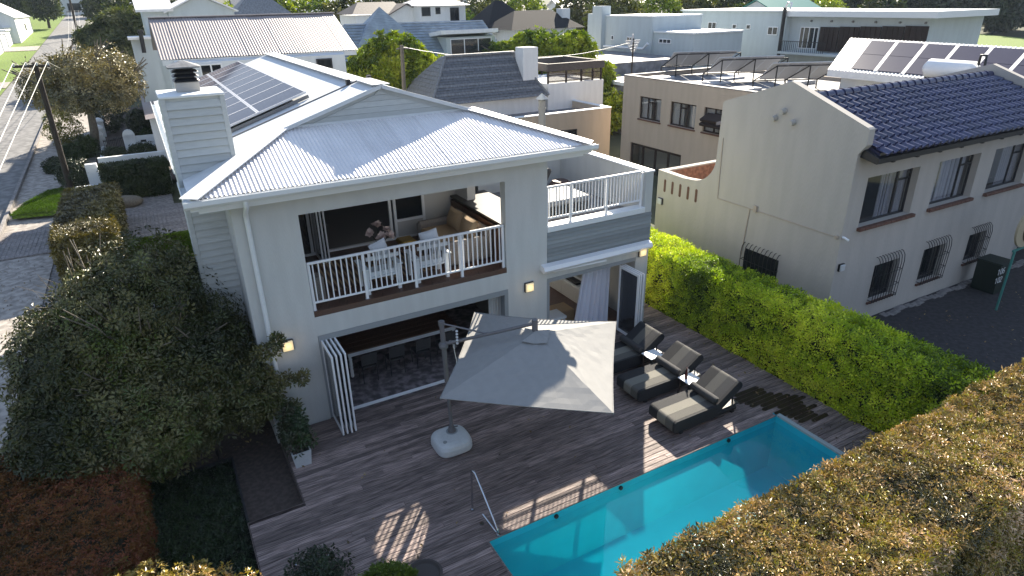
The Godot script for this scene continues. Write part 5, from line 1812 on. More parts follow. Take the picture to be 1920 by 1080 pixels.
	for i in 11:
		var q0 := 0.075 + i * 0.083
		for k in 2:
			var a := e0.lerp(e1, q0).lerp(r0.lerp(r1, q0), 0.06 + 0.435 * k)
			var c := e0.lerp(e1, q0 + 0.072).lerp(r0.lerp(r1, q0 + 0.072), 0.06 + 0.435 * k)
			var d := e0.lerp(e1, q0 + 0.072).lerp(r0.lerp(r1, q0 + 0.072), 0.06 + 0.435 * k + 0.425)
			var e := e0.lerp(e1, q0).lerp(r0.lerp(r1, q0), 0.06 + 0.435 * k + 0.425)
			b = MB.new()
			var up2 := n1 * 0.055
			b.quado(a + up2, c + up2, d + up2, e + up2, n1)
			for sd in [[a, c], [c, d], [d, e], [e, a]]: b.quado(sd[0] + n1 * 0.03, sd[1] + n1 * 0.03, sd[1] + up2, sd[0] + up2, (sd[0] + sd[1]) / 2 - (a + d) / 2)
			part(wr, "solar_panel", b, mats["panel_cell_grey"])
		b = MB.new()
		var ga := e0.lerp(e1, q0 + 0.0775) + n1 * 0.035
		var gb := r0.lerp(r1, q0 + 0.0775) + n1 * 0.035
		b.bar(ga.lerp(gb, 0.05), ga.lerp(gb, 0.93), 0.14, 0.03)
		part(wr, "panel_rail", b, mats["roof_white"])
	o = thing("water_tank", "long rounded white tank with a dark pipe beyond the blue tiled ridge", "tank", V(24.6, 5.4, -1.2))
	b = MB.new()
	b.tube([V(24.6, 6.28, -1.75), V(24.6, 6.28, -1.6), V(24.6, 6.28, 0.0), V(24.6, 6.28, 0.15)], [0.2, 0.36, 0.36, 0.2], 16)
	part(o, "drum", b, mats["white_metal"])
	b = MB.new()
	b.tube([V(24.6, 6.5, 0.1), V(24.6, 6.85, 0.12), V(24.6, 6.85, 0.3), V(24.6, 6.1, 0.36)], 0.05, 8)
	b.box(V(24.4, 5.2, -1.6), V(24.8, 6.0, 0.0))
	part(o, "pipe", b, mats["black"])

func leafy_tree(nm: String, label: String, base: Vector3, trunk_top: Vector3, r: float, lumps: Array, count: int, mesh: Mesh, m: String, cols: Array, limb := 0, inner := 0.55, group := "", smin := 0.7, smax := 1.3) -> Node3D:
	var o := thing(nm, label, "tree", base, group)
	var b := MB.new()
	b.tube([base, base.lerp(trunk_top, 0.5) + V(0.1, 0, 0.05), trunk_top], [r, r * 0.8, r * 0.6], 8, false)
	var g := RandomNumberGenerator.new()
	g.seed = int(base.x * 31 + base.z * 17)
	if limb > 0:
		for l in lumps: limbs(b, trunk_top, trunk_top.lerp(l[0], 0.85), r * 0.55, limb, g)
	part(o, "trunk", b, mats["pale_bark" if limb > 1 else "bark"])
	crown(o, lumps, count, mesh, mats[m], cols, inner, smin, smax)
	return o

func far_background() -> void:
	var s_mid := sprig(9, 0.22, 0.2, 21, 0.55)
	var s_far := sprig(8, 0.5, 0.45, 22, 0.6)
	var lime := [Color(0.05, 0.09, 0.006), Color(0.17, 0.23, 0.012), Color(0.32, 0.37, 0.02), Color(0.45, 0.47, 0.04)]
	var dark := [Color(0.012, 0.02, 0.006), Color(0.03, 0.045, 0.012), Color(0.055, 0.07, 0.02), Color(0.09, 0.09, 0.03)]
	var olive := [Color(0.03, 0.04, 0.01), Color(0.07, 0.08, 0.02), Color(0.13, 0.13, 0.04), Color(0.19, 0.17, 0.06)]
	leafy_tree("dome_tree", "dense round topped green tree behind the ridge of the beach house", V(13, 0.3, -29.5), V(13, 3, -29.5), 0.25, [[V(12.9, 4.8, -29.5), V(2.6, 2.2, 1.8)], [V(11.2, 4.6, -30.2), V(1.4, 1.5, 1.3)], [V(14.8, 4.4, -28.4), V(1.7, 1.3, 1.4)]], 5200, s_mid, "leaf_tree", lime, 0, 0.75)
	leafy_tree("light_green_tree", "tall loose light green tree rising behind the slate roof and pergola", V(26, 0.4, -30), V(26, 3, -30), 0.3, [[V(25.2, 4.9, -32), V(2.6, 1.9, 1.8)], [V(22.8, 4.6, -33), V(1.5, 1.4, 1.4)], [V(27.7, 5.0, -30.6), V(2.2, 1.7, 1.6)], [V(27.4, 3.4, -26.4), V(1.1, 1.5, 1.1)], [V(26.9, 1.6, -24.2), V(0.8, 1.4, 0.9)]], 5600, s_mid, "leaf_tree", lime, 1, 0.35)
	# gabled white house behind the pink roof
	var o := thing("white_gabled_house", "pale blue gable end house beyond the pink corrugated roof", "house", V(2.5, 0.8, -45))
	gable_house(o, V(0.75, 0.5, -50), V(5.0, 8.72, -40), 9.7, false, mats["pale_blue_wall"], mats["roof_white"], 0.25)
	var b := MB.new()
	b.box(V(-0.8, 0.5, -46), V(0.75, 8.75, -40.2))
	part(o, "side_wall", b, mats["pale_blue_wall"])
	b = MB.new()
	b.prism(PackedVector2Array([Vector2(-39.8, 8.72), Vector2(-39.8, 8.88), Vector2(-46, 10.6), Vector2(-46, 10.4)]), V(-1.2, 0, 0), V(0, 0, 1), V(0, 1, 0), V(2.3, 0, 0))
	b.box(V(-2.05, 7.1, -40), V(-0.35, 7.25, -37.5))
	part(o, "side_roof", b, mats["roof_white"])
	b = MB.new()
	b.box(V(-1.9, 1, -40), V(-0.5, 7.1, -38))
	part(o, "porch", b, mats["pale_blue_wall"])
	b = MB.new()
	b.tube([V(-1.3, 6.3, -37.4), V(-1.24, 7.6, -37.4)], 0.13, 10)
	b.tube([V(-1.24, 7.5, -37.4), V(-1.24, 7.68, -37.4)], 0.19, 10)
	part(o, "flue", b, mats["black"])
	o = thing("cone_roofed_house", "grey conical shingle roof peeping over the pink roof ridge", "house", V(9.6, 2, -58))
	b = MB.new()
	b.box(V(7.2, 1.5, -60), V(12, 8.2, -56))
	part(o, "wall", b, mats["white_wall"])
	hip_roof(o, V(6.9, 8.2, -60.4), V(12.3, 10.6, -55.7), 2.7, mats["slate_b"])
	# blue shingled house with dormer
	o = thing("blue_shingled_house", "house with blue grey shingled roof, a pointed hip and a glazed dormer", "house", V(18, 0.5, -37))
	b = MB.new()
	b.box(V(11.5, 0.3, -42), V(23.2, 4.9, -34.2))
	part(o, "wall", b, mats["white_wall"])
	b = MB.new()
	b.quado(V(10.8, 4.95, -33.9), V(24.0, 4.85, -33.9), V(23.4, 7.55, -37.2), V(12.0, 7.6, -37.2), V(0, 1, 1))
	b.trio(V(24.0, 4.85, -33.9), V(24.0, 4.85, -41), V(23.4, 7.55, -37.2), V(1, 1, 0))
	b.quado(V(10.8, 4.95, -41), V(24.0, 4.85, -41), V(23.4, 7.55, -37.2), V(12.0, 7.6, -37.2), V(0, 1, -1))
	b.trio(V(10.8, 4.95, -33.9), V(10.8, 4.95, -41), V(12.0, 7.6, -37.2), V(-1, 1, 0))
	var sh := part(o, "roof", b, mats["blue_shingle"])
	b = MB.new()
	for k in 14:
		var q := (k + 0.5) / 14.0
		b.bar(V(10.8, 4.97, -33.88).lerp(V(12.0, 7.62, -37.18), q), V(24.0, 4.87, -33.88).lerp(V(23.4, 7.57, -37.18), q), 0.1, 0.03)
	part(sh, "shingle_course", b, mats["blue_shingle"]).set_meta("kind", "stuff")
	b = MB.new()
	var tip := V(14.76, 8.72, -37.0)
	for q in [[V(12.4, 6.2, -35.4), V(17.2, 6.2, -35.4)], [V(17.2, 6.2, -35.4), V(17.2, 6.2, -39)], [V(17.2, 6.2, -39), V(12.4, 6.2, -39)], [V(12.4, 6.2, -39), V(12.4, 6.2, -35.4)]]:
		b.trio(q[0], q[1], tip, (q[0] + q[1]) / 2 - V(14.8, 5, -37.2))
	part(sh, "pointed_hip", b, mats["blue_shingle"])
	b = MB.new()
	b.box(V(18.75, 4.6, -37), V(22.85, 6.5, -34.1))
	part(o, "dormer", b, mats["pale_blue_wall"])
	b = MB.new()
	b.obox(Transform3D(Basis(V(1, 0, 0), -0.10), V(20.6, 6.72, -35.4)), V(4.8, 0.28, 3.3))
	part(o, "dormer_roof", b, mats["roof_white"])
	flat_window(o, V(19.05, 5.15, -34.1), V(1, 0, 0), V(0, 0, 1), 3.5, 1.25, [0.333, 0.667], "white_metal", "pane_dark")
	# brown roofed house and white box behind it
	o = thing("brown_roofed_house", "white gabled house under a brown tiled roof behind the pointed hip", "house", V(20.5, 1.6, -54))
	gable_house(o, V(20.4, 1.3, -58), V(24.7, 7.75, -52), 8.8, false, mats["white_wall"], mats["dark_tile"], 0.35)
	b = MB.new()
	b.box(V(17.5, 1.3, -58), V(20.4, 7.9, -52.5))
	part(o, "wing_wall", b, mats["white_wall"])
	b = MB.new()
	b.quado(V(17.1, 8.0, -52.1), V(22.4, 8.0, -52.1), V(22.4, 9.05, -55), V(18.6, 9.05, -55), V(0, 1, 1))
	b.trio(V(17.1, 8.0, -52.1), V(17.1, 8.0, -58), V(18.6, 9.05, -55), V(-1, 1, 0))
	part(o, "wing_roof", b, mats["dark_tile"])
	flat_window(o, V(21.6, 6.2, -52), V(1, 0, 0), V(0, 0, 1), 2.0, 0.9, [0.5], "house_trim")
	o = thing("white_box_house", "plain white two storey house with dark windows beyond the dormer", "house", V(26, 1.5, -52))
	b = MB.new()
	b.box(V(23.2, 1.2, -56), V(28.1, 8.6, -50.2))
	part(o, "wall", b, mats["white_wall"])
	hip_roof(o, V(22.8, 8.62, -56.4), V(28.5, 9.6, -49.8), 2.5, mats["roof_white"])
	flat_window(o, V(24.85, 7.85, -50.2), V(1, 0, 0), V(0, 0, 1), 0.5, 0.6, [], "dark_metal")
	flat_window(o, V(26.4, 7.2, -50.2), V(1, 0, 0), V(0, 0, 1), 0.95, 1.2, [0.5], "dark_metal")
	flat_window(o, V(23.4, 7.7, -50.2), V(1, 0, 0), V(0, 0, 1), 0.9, 0.8, [], "dark_metal")
	# dark thatched roofs
	o = thing("thatched_house", "steep black thatched roof behind the light green tree, the taller of two", "house", V(30.5, 1.4, -47))
	b = MB.new()
	b.box(V(28.2, 1, -50), V(33, 6.4, -45))
	part(o, "wall", b, mats["white_wall"])
	hip_roof(o, V(27.4, 6.2, -51), V(33.6, 8.95, -44.4), 2.7, mats["thatch"])
	o = thing("thatched_house", "low black thatched roof with a white chimney behind the light green tree", "house", V(32, 1.1, -42))
	b = MB.new()
	b.box(V(28.8, 0.8, -46), V(35.2, 6.6, -41))
	part(o, "wall", b, mats["white_wall"])
	hip_roof(o, V(28.0, 6.5, -46.6), V(36, 8.05, -40.6), 2.0, mats["thatch"])
	b = MB.new()
	b.box(V(34.4, 6.5, -43.2), V(35.3, 8.15, -42.2))
	part(o, "chimney", b, mats["white_wall"])
	# long pale blue buildings at the right
	o = thing("pale_blue_block", "pale blue flat roofed block with a tall corner chimney", "building", V(43, 0.8, -40))
	b = MB.new()
	b.box(V(40, 0.2, -45.2), V(46, 7.3, -35.7))
	b.box(V(40.2, 0.2, -35.7), V(46, 6.0, -30.5))
	b.box(V(39.6, 0.2, -45.3), V(40.6, 7.55, -44.4))
	part(o, "wall", b, mats["pale_blue_wall"])
	b = MB.new()
	b.box(V(39.5, 0.2, -44.4), V(40.6, 8.25, -42.8), 0.03)
	part(o, "chimney", b, mats["pale_blue_wall"])
	b = MB.new()
	b.box(V(39.95, 7.302, -42.8), V(46.05, 7.42, -35.65))
	b.box(V(40.1, 6.002, -35.64), V(46.05, 6.14, -30.4))
	part(o, "coping", b, mats["house_trim"])
	flat_window(o, V(40, 5.15, -41.75), V(0, 0, 1), V(-1, 0, 0), 0.4, 0.45, [], "white_metal")
	flat_window(o, V(40, 5.0, -39.3), V(0, 0, 1), V(-1, 0, 0), 0.95, 0.55, [0.5], "white_metal")
	flat_window(o, V(40.2, 5.12, -34.9), V(0, 0, 1), V(-1, 0, 0), 1.6, 0.4, [0.333, 0.667], "white_metal")
	o = thing("low_flat_roofs", "low grey flat roofs between the taupe house and the pale blue block", "building", V(33, 0.3, -30))
	b = MB.new()
	b.box(V(27.8, -0.4, -36), V(39.4, 3.3, -24))
	b.box(V(30.4, 3.3, -42), V(39.4, 4.2, -30))
	part(o, "wall", b, mats["flat_roof"])
	b = MB.new()
	b.box(V(27.7, 3.302, -24.3), V(39.45, 3.55, -23.95))
	b.box(V(27.7, 3.302, -36), V(28.0, 3.55, -24.31))
	part(o, "parapet", b, mats["house_trim"])
	b = MB.new()
	b.tube([V(39.3, 4.6, -42), V(39.3, 4.62, -36), V(39.3, 5.1, -35.4)], 0.12, 8)
	part(o, "pipe", b, mats["white_metal"])
	o = thing("long_pale_block", "long pale blue two storey block with small windows and a brown balcony fence", "building", V(53, 0.7, -30))
	b = MB.new()
	b.box(V(50, 0.2, -42.7), V(58, 7.55, -29.3))
	b.box(V(50.6, 0.2, -29.3), V(58, 7.15, -16.9))
	part(o, "wall", b, mats["pale_blue_wall"])
	b = MB.new()
	b.box(V(49.8, 7.552, -42.8), V(58, 7.68, -29.25))
	b.box(V(49.7, 7.16, -29.24), V(58, 7.62, -15.9))
	part(o, "roof_edge", b, mats["house_trim"])
	for q in [[-41.6, 5.8, 1.1, 0.7, 1], [-38.8, 5.77, 1.15, 0.78, 1], [-35.55, 5.96, 0.55, 0.45, 0], [-33.8, 5.96, 0.55, 0.45, 0], [-31.2, 5.55, 1.15, 0.72, 1]]:
		flat_window(o, V(50, q[1], q[0]), V(0, 0, 1), V(-1, 0, 0), q[2], q[3], [0.5] if q[4] else [], "white_metal")
	flat_window(o, V(50.6, 4.5, -28.1), V(0, 0, 1), V(-1, 0, 0), 1.9, 1.8, [0.22, 0.5, 0.78], "white_metal")
	for i in 6:
		b = MB.new()
		b.tube([V(50.6, 6.8, -27.1 + i * 2.0), V(50.48, 6.8, -27.1 + i * 2.0)], 0.09, 8)
		part(o, "vent", b, mats["grey_metal"])
	for i in 5:
		b = MB.new()
		var z := -25.9 + i * 1.86
		for k in 8: b.box(V(50.3 - 0.02 * (k % 2), 4.4, z + k * 0.228), V(50.34, 6.35 + 0.06 * i, z + k * 0.228 + 0.215))
		part(o, "fence_panel", b, mats["fence_brown"])
	b = MB.new()
	b.box(V(48.9, 4.1, -28.9), V(50.6, 4.3, -16.9))
	part(o, "balcony", b, mats["pale_blue_wall"])
	b = MB.new()
	b.box(V(48.92, 5.15, -28.9), V(48.98, 5.2, -24.2))
	for i in 24: b.box(V(48.93, 4.3, -28.9 + i * 0.2), V(48.96, 5.15, -28.87 + i * 0.2))
	part(o, "balcony_rail", b, mats["black"])
	o = thing("street_pole", "black street light pole against the long pale blue block", "street light", V(49.5, 0.5, -29.2))
	b = MB.new()
	b.tube([V(49.5, 0.3, -29.2), V(49.5, 7.9, -29.2)], 0.16, 8)
	part(o, "pole", b, mats["black"])
	b = MB.new()
	b.tube([V(49.4, 7.9, -29.1), V(49.3, 8.3, -28.8), V(49.3, 8.25, -28.4), V(49.3, 7.75, -28.5)], 0.09, 8)
	part(o, "lamp_arm", b, mats["white_metal"])
	o = thing("green_roofed_house", "small white gable with a green roof beyond the long pale block", "house", V(66, 1, -42))
	gable_house(o, V(62, 0.8, -46), V(70, 7.3, -41), 8.4, true, mats["white_wall"], mats["green_paint"], 0.3)
	# aerial mast, posts and wires
	o = thing("aerial_mast", "thin aerial mast with clustered antennas before the pale blue block", "antenna", V(28.8, 3, -24.6))
	b = MB.new()
	b.tube([V(28.8, 3.3, -24.6), V(29.4, 6.3, -25.3)], 0.06, 6)
	part(o, "mast", b, mats["old_wood"])
	b = MB.new()
	for i in 5: b.bar(V(29.2 - 0.15 * i, 5.4 + 0.18 * i, -25.2), V(29.6 + 0.1 * i, 5.5 + 0.16 * i, -25.3), 0.05, 0.14)
	b.tube([V(29.4, 6.1, -25.4), V(29.4, 6.6, -25.4)], [0.14, 0.06], 8)
	part(o, "antennas", b, mats["panel_back"])
	o = thing("timber_post", "pale timber pole standing in front of the dome shaped tree", "utility pole", V(11.7, 0.2, -24.9))
	b = MB.new()
	b.tube([V(11.6, 0, -24.8), V(11.85, 6.7, -24.9)], [0.16, 0.11], 8)
	part(o, "pole", b, mats["pale_bark"])
	b = MB.new()
	b.bar(V(11.5, 6.5, -24.9), V(12.3, 6.5, -24.95), 0.08, 0.08)
	part(o, "crossarm", b, mats["pale_bark"])
	b = MB.new()
	var pts := []
	for i in 13:
		var q := i / 12.0
		pts.append(V(11.85, 6.6, -24.9).lerp(V(29.4, 6.1, -25.3), q) - V(0, 0.9 * 4 * q * (1 - q), 0))
	b.tube(pts, 0.02, 4)
	single("overhead_wire", b, mats["wire"], "single pale wire crossing from the timber pole to the aerial mast", "wire")
	# trees that close the view
	var g := RandomNumberGenerator.new()
	g.seed = 99
	for i in 26:
		var q := i / 25.0
		var c := V(lerpf(96, 158, q), 0, lerpf(-92, -48, q)) + V(g.randfn() * 4, 0, g.randfn() * 5)
		var hy := terrain_height(c.z)
		var r := g.randf_range(3.2, 5.5)
		var th := g.randf_range(5.5, 9.0)
		var tree := leafy_tree("forest_tree", ("tall dark evergreen" if i % 3 else "tall olive tree") + " in the grove at the far right edge", V(c.x, hy, c.z), V(c.x, hy + th * 0.7, c.z), 0.3, [[V(c.x, hy + th, c.z), V(r, r * 0.85, r)], [V(c.x + g.randfn() * 2, hy + th * 0.5, c.z + 2), V(r * 0.8, th * 0.4, r * 0.8)]], 520, s_far, "leaf_dark", dark if i % 3 else olive, 1, 0.4, "trees of the dark grove", 1.0, 1.9)
	var spots := [V(19, 0, -76), V(22.5, 0, -72), V(27, 0, -70), V(14, 0, -74), V(36, 0, -62), V(39, 0, -68), V(44, 0, -66), V(50, 0, -62), V(55, 0, -60), V(60, 0, -58), V(66, 0, -58), V(72, 0, -56), V(78, 0, -60), V(84, 0, -62), V(90, 0, -66), V(8, 0, -72), V(48, 0, -52), V(68, 0, -50), V(31, 0, -60), V(33, 0, -78), V(86, 0, -44), V(74, 0, -44), V(96, 0, -50), V(104, 0, -56)]
	for i in spots.size():
		var c: Vector3 = spots[i]
		var hy := terrain_height(c.z)
		var r := g.randf_range(2.2, 3.4)
		var th := g.randf_range(4.0, 5.6)
		leafy_tree("garden_tree", ["fresh yellow green tree", "dull olive tree", "dark green tree"][i % 3] + " among the houses along the top of the view", V(c.x, hy, c.z), V(c.x, hy + th * 0.7, c.z), 0.2, [[V(c.x, hy + th, c.z), V(r, r * 0.8, r)], [V(c.x + 1, hy + th * 0.55, c.z + 0.5), V(r * 0.8, th * 0.4, r * 0.8)]], 420, s_far, "leaf_tree", [lime, olive, dark][i % 3], 0, 0.5, "trees among the far houses", 0.7, 1.4)
	# hazy far houses
	var far := [[26, -88, 9, 4.2, 0], [38, -92, 8, 4, 1], [50, -86, 9, 4.5, 2], [62, -80, 8, 4, 0], [74, -74, 9, 4, 1], [16, -92, 8, 4.5, 2], [4, -96, 9, 4, 0], [84, -84, 10, 4, 2], [45, -74, 7, 4, 1], [34, -68, 6, 3.6, 0], [58, -68, 7, 4, 1]]
	var lab := ["white walled house with pale roof far up the slope", "white walled house with brown roof far up the slope", "pale house with grey slate roof far up the slope"]
	for q in far:
		var hy := terrain_height(q[1])
		var h2 := thing("far_house", lab[q[4]], "house", V(q[0], hy, q[1]), "far houses with " + ["pale", "brown", "grey"][q[4]] + " roofs")
		gable_house(h2, V(q[0] - q[2] / 2.0, hy - 0.4, q[1] - 4), V(q[0] + q[2] / 2.0, hy + q[3], q[1] + 3), hy + q[3] + 1.8, true, mats["white_wall"], [mats["roof_white"], mats["dark_tile"], mats["slate_b"]][q[4]], 0.4)
		for k in 3: flat_window(h2, V(q[0] - q[2] / 2.0 + 1.0 + k * q[2] / 3.2, hy + q[3] - 2.0, q[1] + 3), V(1, 0, 0), V(0, 0, 1), 1.2, 1.1, [0.5], "dark_metal")
	b = MB.new()
	b.quado(V(84, 0.85, -34), V(120, 0.85, -22), V(128, 2.4, -60), V(92, 2.2, -56), Vector3.UP)
	structure("far_lawn", b, mats["grass"])

func street() -> void:
	var th := func(x: float, z: float, lift: float) -> Vector3: return V(x, terrain_height(z) + lift, z)
	var strip := func(nm: String, x0: float, x1: float, zs: Array, lift: float, m: String) -> void:
		var b := MB.new()
		for i in zs.size() - 1:
			b.quado(th.call(x0, zs[i], lift), th.call(x1, zs[i], lift), th.call(x1, zs[i + 1], lift), th.call(x0, zs[i + 1], lift), Vector3.UP)
		structure(nm, b, mats[m])
	var zs := [12.0, -8.0, -20.0, -40.0, -70.0, -120.0, -200.0]
	strip.call("road", -13.2, -8.75, zs, -0.16, "asphalt")
	strip.call("verge", -8.75, -6.5, [12.0, -8.0, -20.0, -26.5], -0.08, "pale_sand")
	strip.call("side_yard", -6.5, -1.8, [-9.0, -20.0, -26.5], -0.12, "paving")
	strip.call("verge_far", -8.75, -5.3, [-26.5, -34.0, -50.0], -0.08, "pale_sand")
	strip.call("garden_soil", -5.3, -1.0, [-26.5, -34.0, -50.0], -0.04, "brown_path")
	strip.call("far_verge", -30.0, -13.2, zs, -0.1, "grass")
	for q in [[-66.0, -70.0], [-100.0, -106.0]]: strip.call("drive_crossing", -30.0, -13.2, [q[0], q[1]], -0.05, "pale_sand")
	# herringbone drive: rows of pavers
	var d := Node3D.new()
	d.name = "driveway"
	d.set_meta("kind", "structure")
	add_child(d)
	for i in 9:
		var b := MB.new()
		for k in 46:
			var z := -22.3 + i * 0.55
			var x := -8.7 + k * 0.16
			if x > -1.35: continue
			b.box(V(x, -0.1, z), V(x + 0.15, -0.01 + rng.randf_range(-0.006, 0.004), z + 0.53), 0.0)
		part(d, "paver_row", b, M("paver_%d" % (i % 3), Color(0.27, 0.245, 0.235) * [0.9, 1.0, 1.1][i % 3], 0.85, mats["paving"].albedo_texture, V(0.6, 0.6, 0.6))).set_meta("kind", "stuff")
	var b := MB.new()
	b.box(V(-8.85, -0.2, -60), V(-8.7, 0.0, -17.0), 0.01)
	for i in b.v.size(): b.v[i].y += terrain_height(b.v[i].z)
	structure("kerb", b, mats["paving"])
	b = MB.new()
	var lawn := PackedVector2Array([Vector2(-8.5, -22.9), Vector2(-6.6, -22.5), Vector2(-6.3, -25.5), Vector2(-6.8, -27.5), Vector2(-7.4, -27.2), Vector2(-8.2, -25.0)])
	b.prism(lawn, V(0, 0.18, 0), V(1, 0, 0), V(0, 0, 1), V(0, 0.16, 0))
	structure("lawn", b, mats["grass"])
	b = MB.new()
	b.box(V(-4.0, -0.2, -17.2), V(-1.2, 0.02, -10.0))
	structure("side_lawn", b, mats["grass"])
	# grass blades so that the lawns read as grass
	var blade := sprig(6, 0.12, 0.06, 31, 0.12)
	var xf := []
	var cc := []
	for i in 5000:
		var p := V(rng.randf_range(-8.5, -6.3), 0.33, rng.randf_range(-27.4, -22.6))
		if not Geometry2D.is_point_in_polygon(Vector2(p.x, p.z), lawn): continue
		xf.append(Transform3D(around(Vector3.UP, 0.3), p)); cc.append(leaf_colour([Color(0.07, 0.12, 0.01), Color(0.13, 0.22, 0.015)], p))
	for i in 4000:
		var p := V(rng.randf_range(-3.9, -1.3), 0.02, rng.randf_range(-17.0, -10.2))
		xf.append(Transform3D(around(Vector3.UP, 0.3), p)); cc.append(leaf_colour([Color(0.10, 0.15, 0.01), Color(0.17, 0.25, 0.015)], p))
	scatter(self, "grass", blade, mats["leaf_tree"], xf, cc)
	# hedges and walls of the front gardens
	var gold := [Color(0.06, 0.05, 0.010), Color(0.14, 0.11, 0.014), Color(0.20, 0.16, 0.02)]
	var dk := [Color(0.014, 0.024, 0.006), Color(0.03, 0.045, 0.010), Color(0.05, 0.065, 0.014)]
	var sp := sprig(8, 0.10, 0.09, 41, 0.5)
	hedge("clipped_hedge", "long square cut golden hedge running beside the driveway", V(-5.95, -0.2, -21.0), V(-4.0, 1.62, -13.2), 150, sp, mats["leaf_gloss"], gold, mats["twig"], 0.08)
	hedge("clipped_hedge", "dark green hedge wall closing off the end of the driveway", V(-4.6, 0.1, -25.3), V(-1.75, 1.76, -24.0), 160, sp, mats["leaf_dark"], dk, mats["green_core"], 0.06)
	b = MB.new()
	b.box(V(-4.75, 0.2, -26.2), V(-1.6, 1.95, -25.95))
	b.box(V(-4.9, 0.2, -34.0), V(-4.7, 1.2, -26.2))
	single("garden_wall", b, mats["white_wall"], "low white garden wall behind the dark green hedge", "wall")
	var lb := ["white gate pier with pointed cap, nearest of the row", "white gate pier with pointed cap, second of the row", "white gate pier with pointed cap, third of the row", "white gate pier with pointed cap, last of the row"]
	var pz := [-35.1, -37.1, -39.6, -42.3]
	for i in 4:
		var y := terrain_height(pz[i])
		b = MB.new()
		b.box(V(-5.25, y - 0.3, pz[i] - 0.22), V(-4.75, y + 0.95, pz[i] + 0.22), 0.01)
		b.stack(V(-5.0, y + 0.95, pz[i]), [[0.0, 0.29, 0.29, 8.0], [0.06, 0.29, 0.29, 8.0], [0.2, 0.2, 0.2, 6.0], [0.28, 0.06, 0.06, 4.0]], 16)
		single("gate_pier", b, mats["white_wall"], lb[i], "gate pier", "white piers along the front gardens")
	b = MB.new()
	b.box(V(-3.6, 0.3, -33.1), V(-2.95, 1.95, -32.7), 0.01)
	b.tube([V(-3.28, 1.9, -33.1), V(-3.28, 1.9, -32.7)], 0.32, 14)
	single("gate_pier", b, mats["white_wall"], "rounded white gate pier beside the white wall with a letter slot", "gate pier")
	var o := thing("front_wall", "white front wall with a dark letter slot beside the rounded pier", "wall", V(-2.2, 0.6, -32.9))
	b = MB.new()
	b.box(V(-2.95, 0.3, -33.0), V(-1.2, 1.8, -32.8), 0.01)
	part(o, "wall", b, mats["white_wall"])
	b = MB.new()
	b.box(V(-2.7, 1.42, -32.803), V(-2.4, 1.55, -32.79))
	part(o, "letter_slot", b, mats["black"])
	b = MB.new()
	for i in 12: b.box(V(-4.7 + i * 0.09, 0.6, -33.3 - i * 0.06), V(-4.67 + i * 0.09, 1.7, -33.27 - i * 0.06))
	b.bar(V(-4.7, 1.6, -33.3), V(-3.65, 1.6, -34.0), 0.04, 0.05)
	b.bar(V(-4.7, 0.75, -33.3), V(-3.65, 0.75, -34.0), 0.04, 0.05)
	single("garden_gate", b, mats["black"], "black barred gate standing between the white piers", "gate")
	b = MB.new()
	b.box(V(-5.5, 0.2, -27.6), V(-4.95, 1.45, -27.2), 0.015)
	single("gate_pier", b, mats["white_wall"], "square flat topped white pillar in front of the dark hedge", "gate pier")
	b = MB.new()
	b.box(V(-5.9, 0.1, -24.6), V(-4.75, 0.95, -24.25), 0.03)
	single("low_wall", b, mats["white_wall"], "short white wall with a thick coping at the end of the golden hedge", "wall")
	b = MB.new()
	b.ball(V(-3.85, 0.25, -22.9), V(0.75, 0.3, 0.4), 14, 8, noise(0.8, 4), 0.25)
	single("boulder", b, mats["pale_bark"], "pale rounded boulder lying before the dark green hedge", "boulder")
	var bush := [[V(-6.1, 0.9, -27.9), V(0.85, 0.8, 0.8), "dark round shrub at the foot of the leaning wooden pole"], [V(-7.1, 0.8, -31.3), V(0.7, 0.5, 0.6), "low dark shrub by the road, nearest the driveway lawn"], [V(-6.3, 1.1, -33.0), V(0.6, 0.6, 0.6), "clipped green ball shrub left of the pale tree trunk"], [V(-5.65, 1.2, -34.2), V(0.6, 0.7, 0.6), "clipped green ball shrub against the first white pier"], [V(-4.4, 2.0, -40.5), V(1.0, 1.0, 0.9), "rounded brown green shrub behind the white piers"], [V(-2.7, 1.0, -31.2), V(0.85, 0.6, 0.7), "low spreading green shrub in front of the white front wall"], [V(-4.3, 0.9, -31.2), V(0.8, 0.6, 0.6), "dark low shrub before the black barred gate"], [V(-2.6, 1.9, -37.5), V(0.8, 0.9, 0.8), "tall dark shrub behind the white front wall"], [V(-7.0, 1.9, -38.5), V(1.1, 1.2, 1.0), "yellow flowering bush beside the road under the tree"], [V(-2.2, 1.4, -34.6), V(0.55, 0.5, 0.5), "small bright shrub just behind the white front wall"]]
	for i in bush.size():
		var q = bush[i]
		o = thing("garden_shrub", q[2], "shrub", V(q[0].x, q[0].y - q[1].y, q[0].z))
		crown(o, [[q[0], q[1]]], 500, sp, mats["leaf_tree" if i in [8, 9, 2] else "leaf_dark"], [[Color(0.09, 0.10, 0.01), Color(0.2, 0.18, 0.015)] if i == 8 else [Color(0.02, 0.04, 0.008), Color(0.06, 0.09, 0.015)], dk][0 if i in [8, 9, 2, 3] else 1], 0.6, 0.7, 1.4, "foliage")
	# pale leaved street tree with bare branches
	var s_pale := sprig(7, 0.16, 0.16, 51, 0.5)
	var pale := [Color(0.08, 0.075, 0.02), Color(0.22, 0.18, 0.06), Color(0.42, 0.34, 0.16), Color(0.30, 0.22, 0.03)]
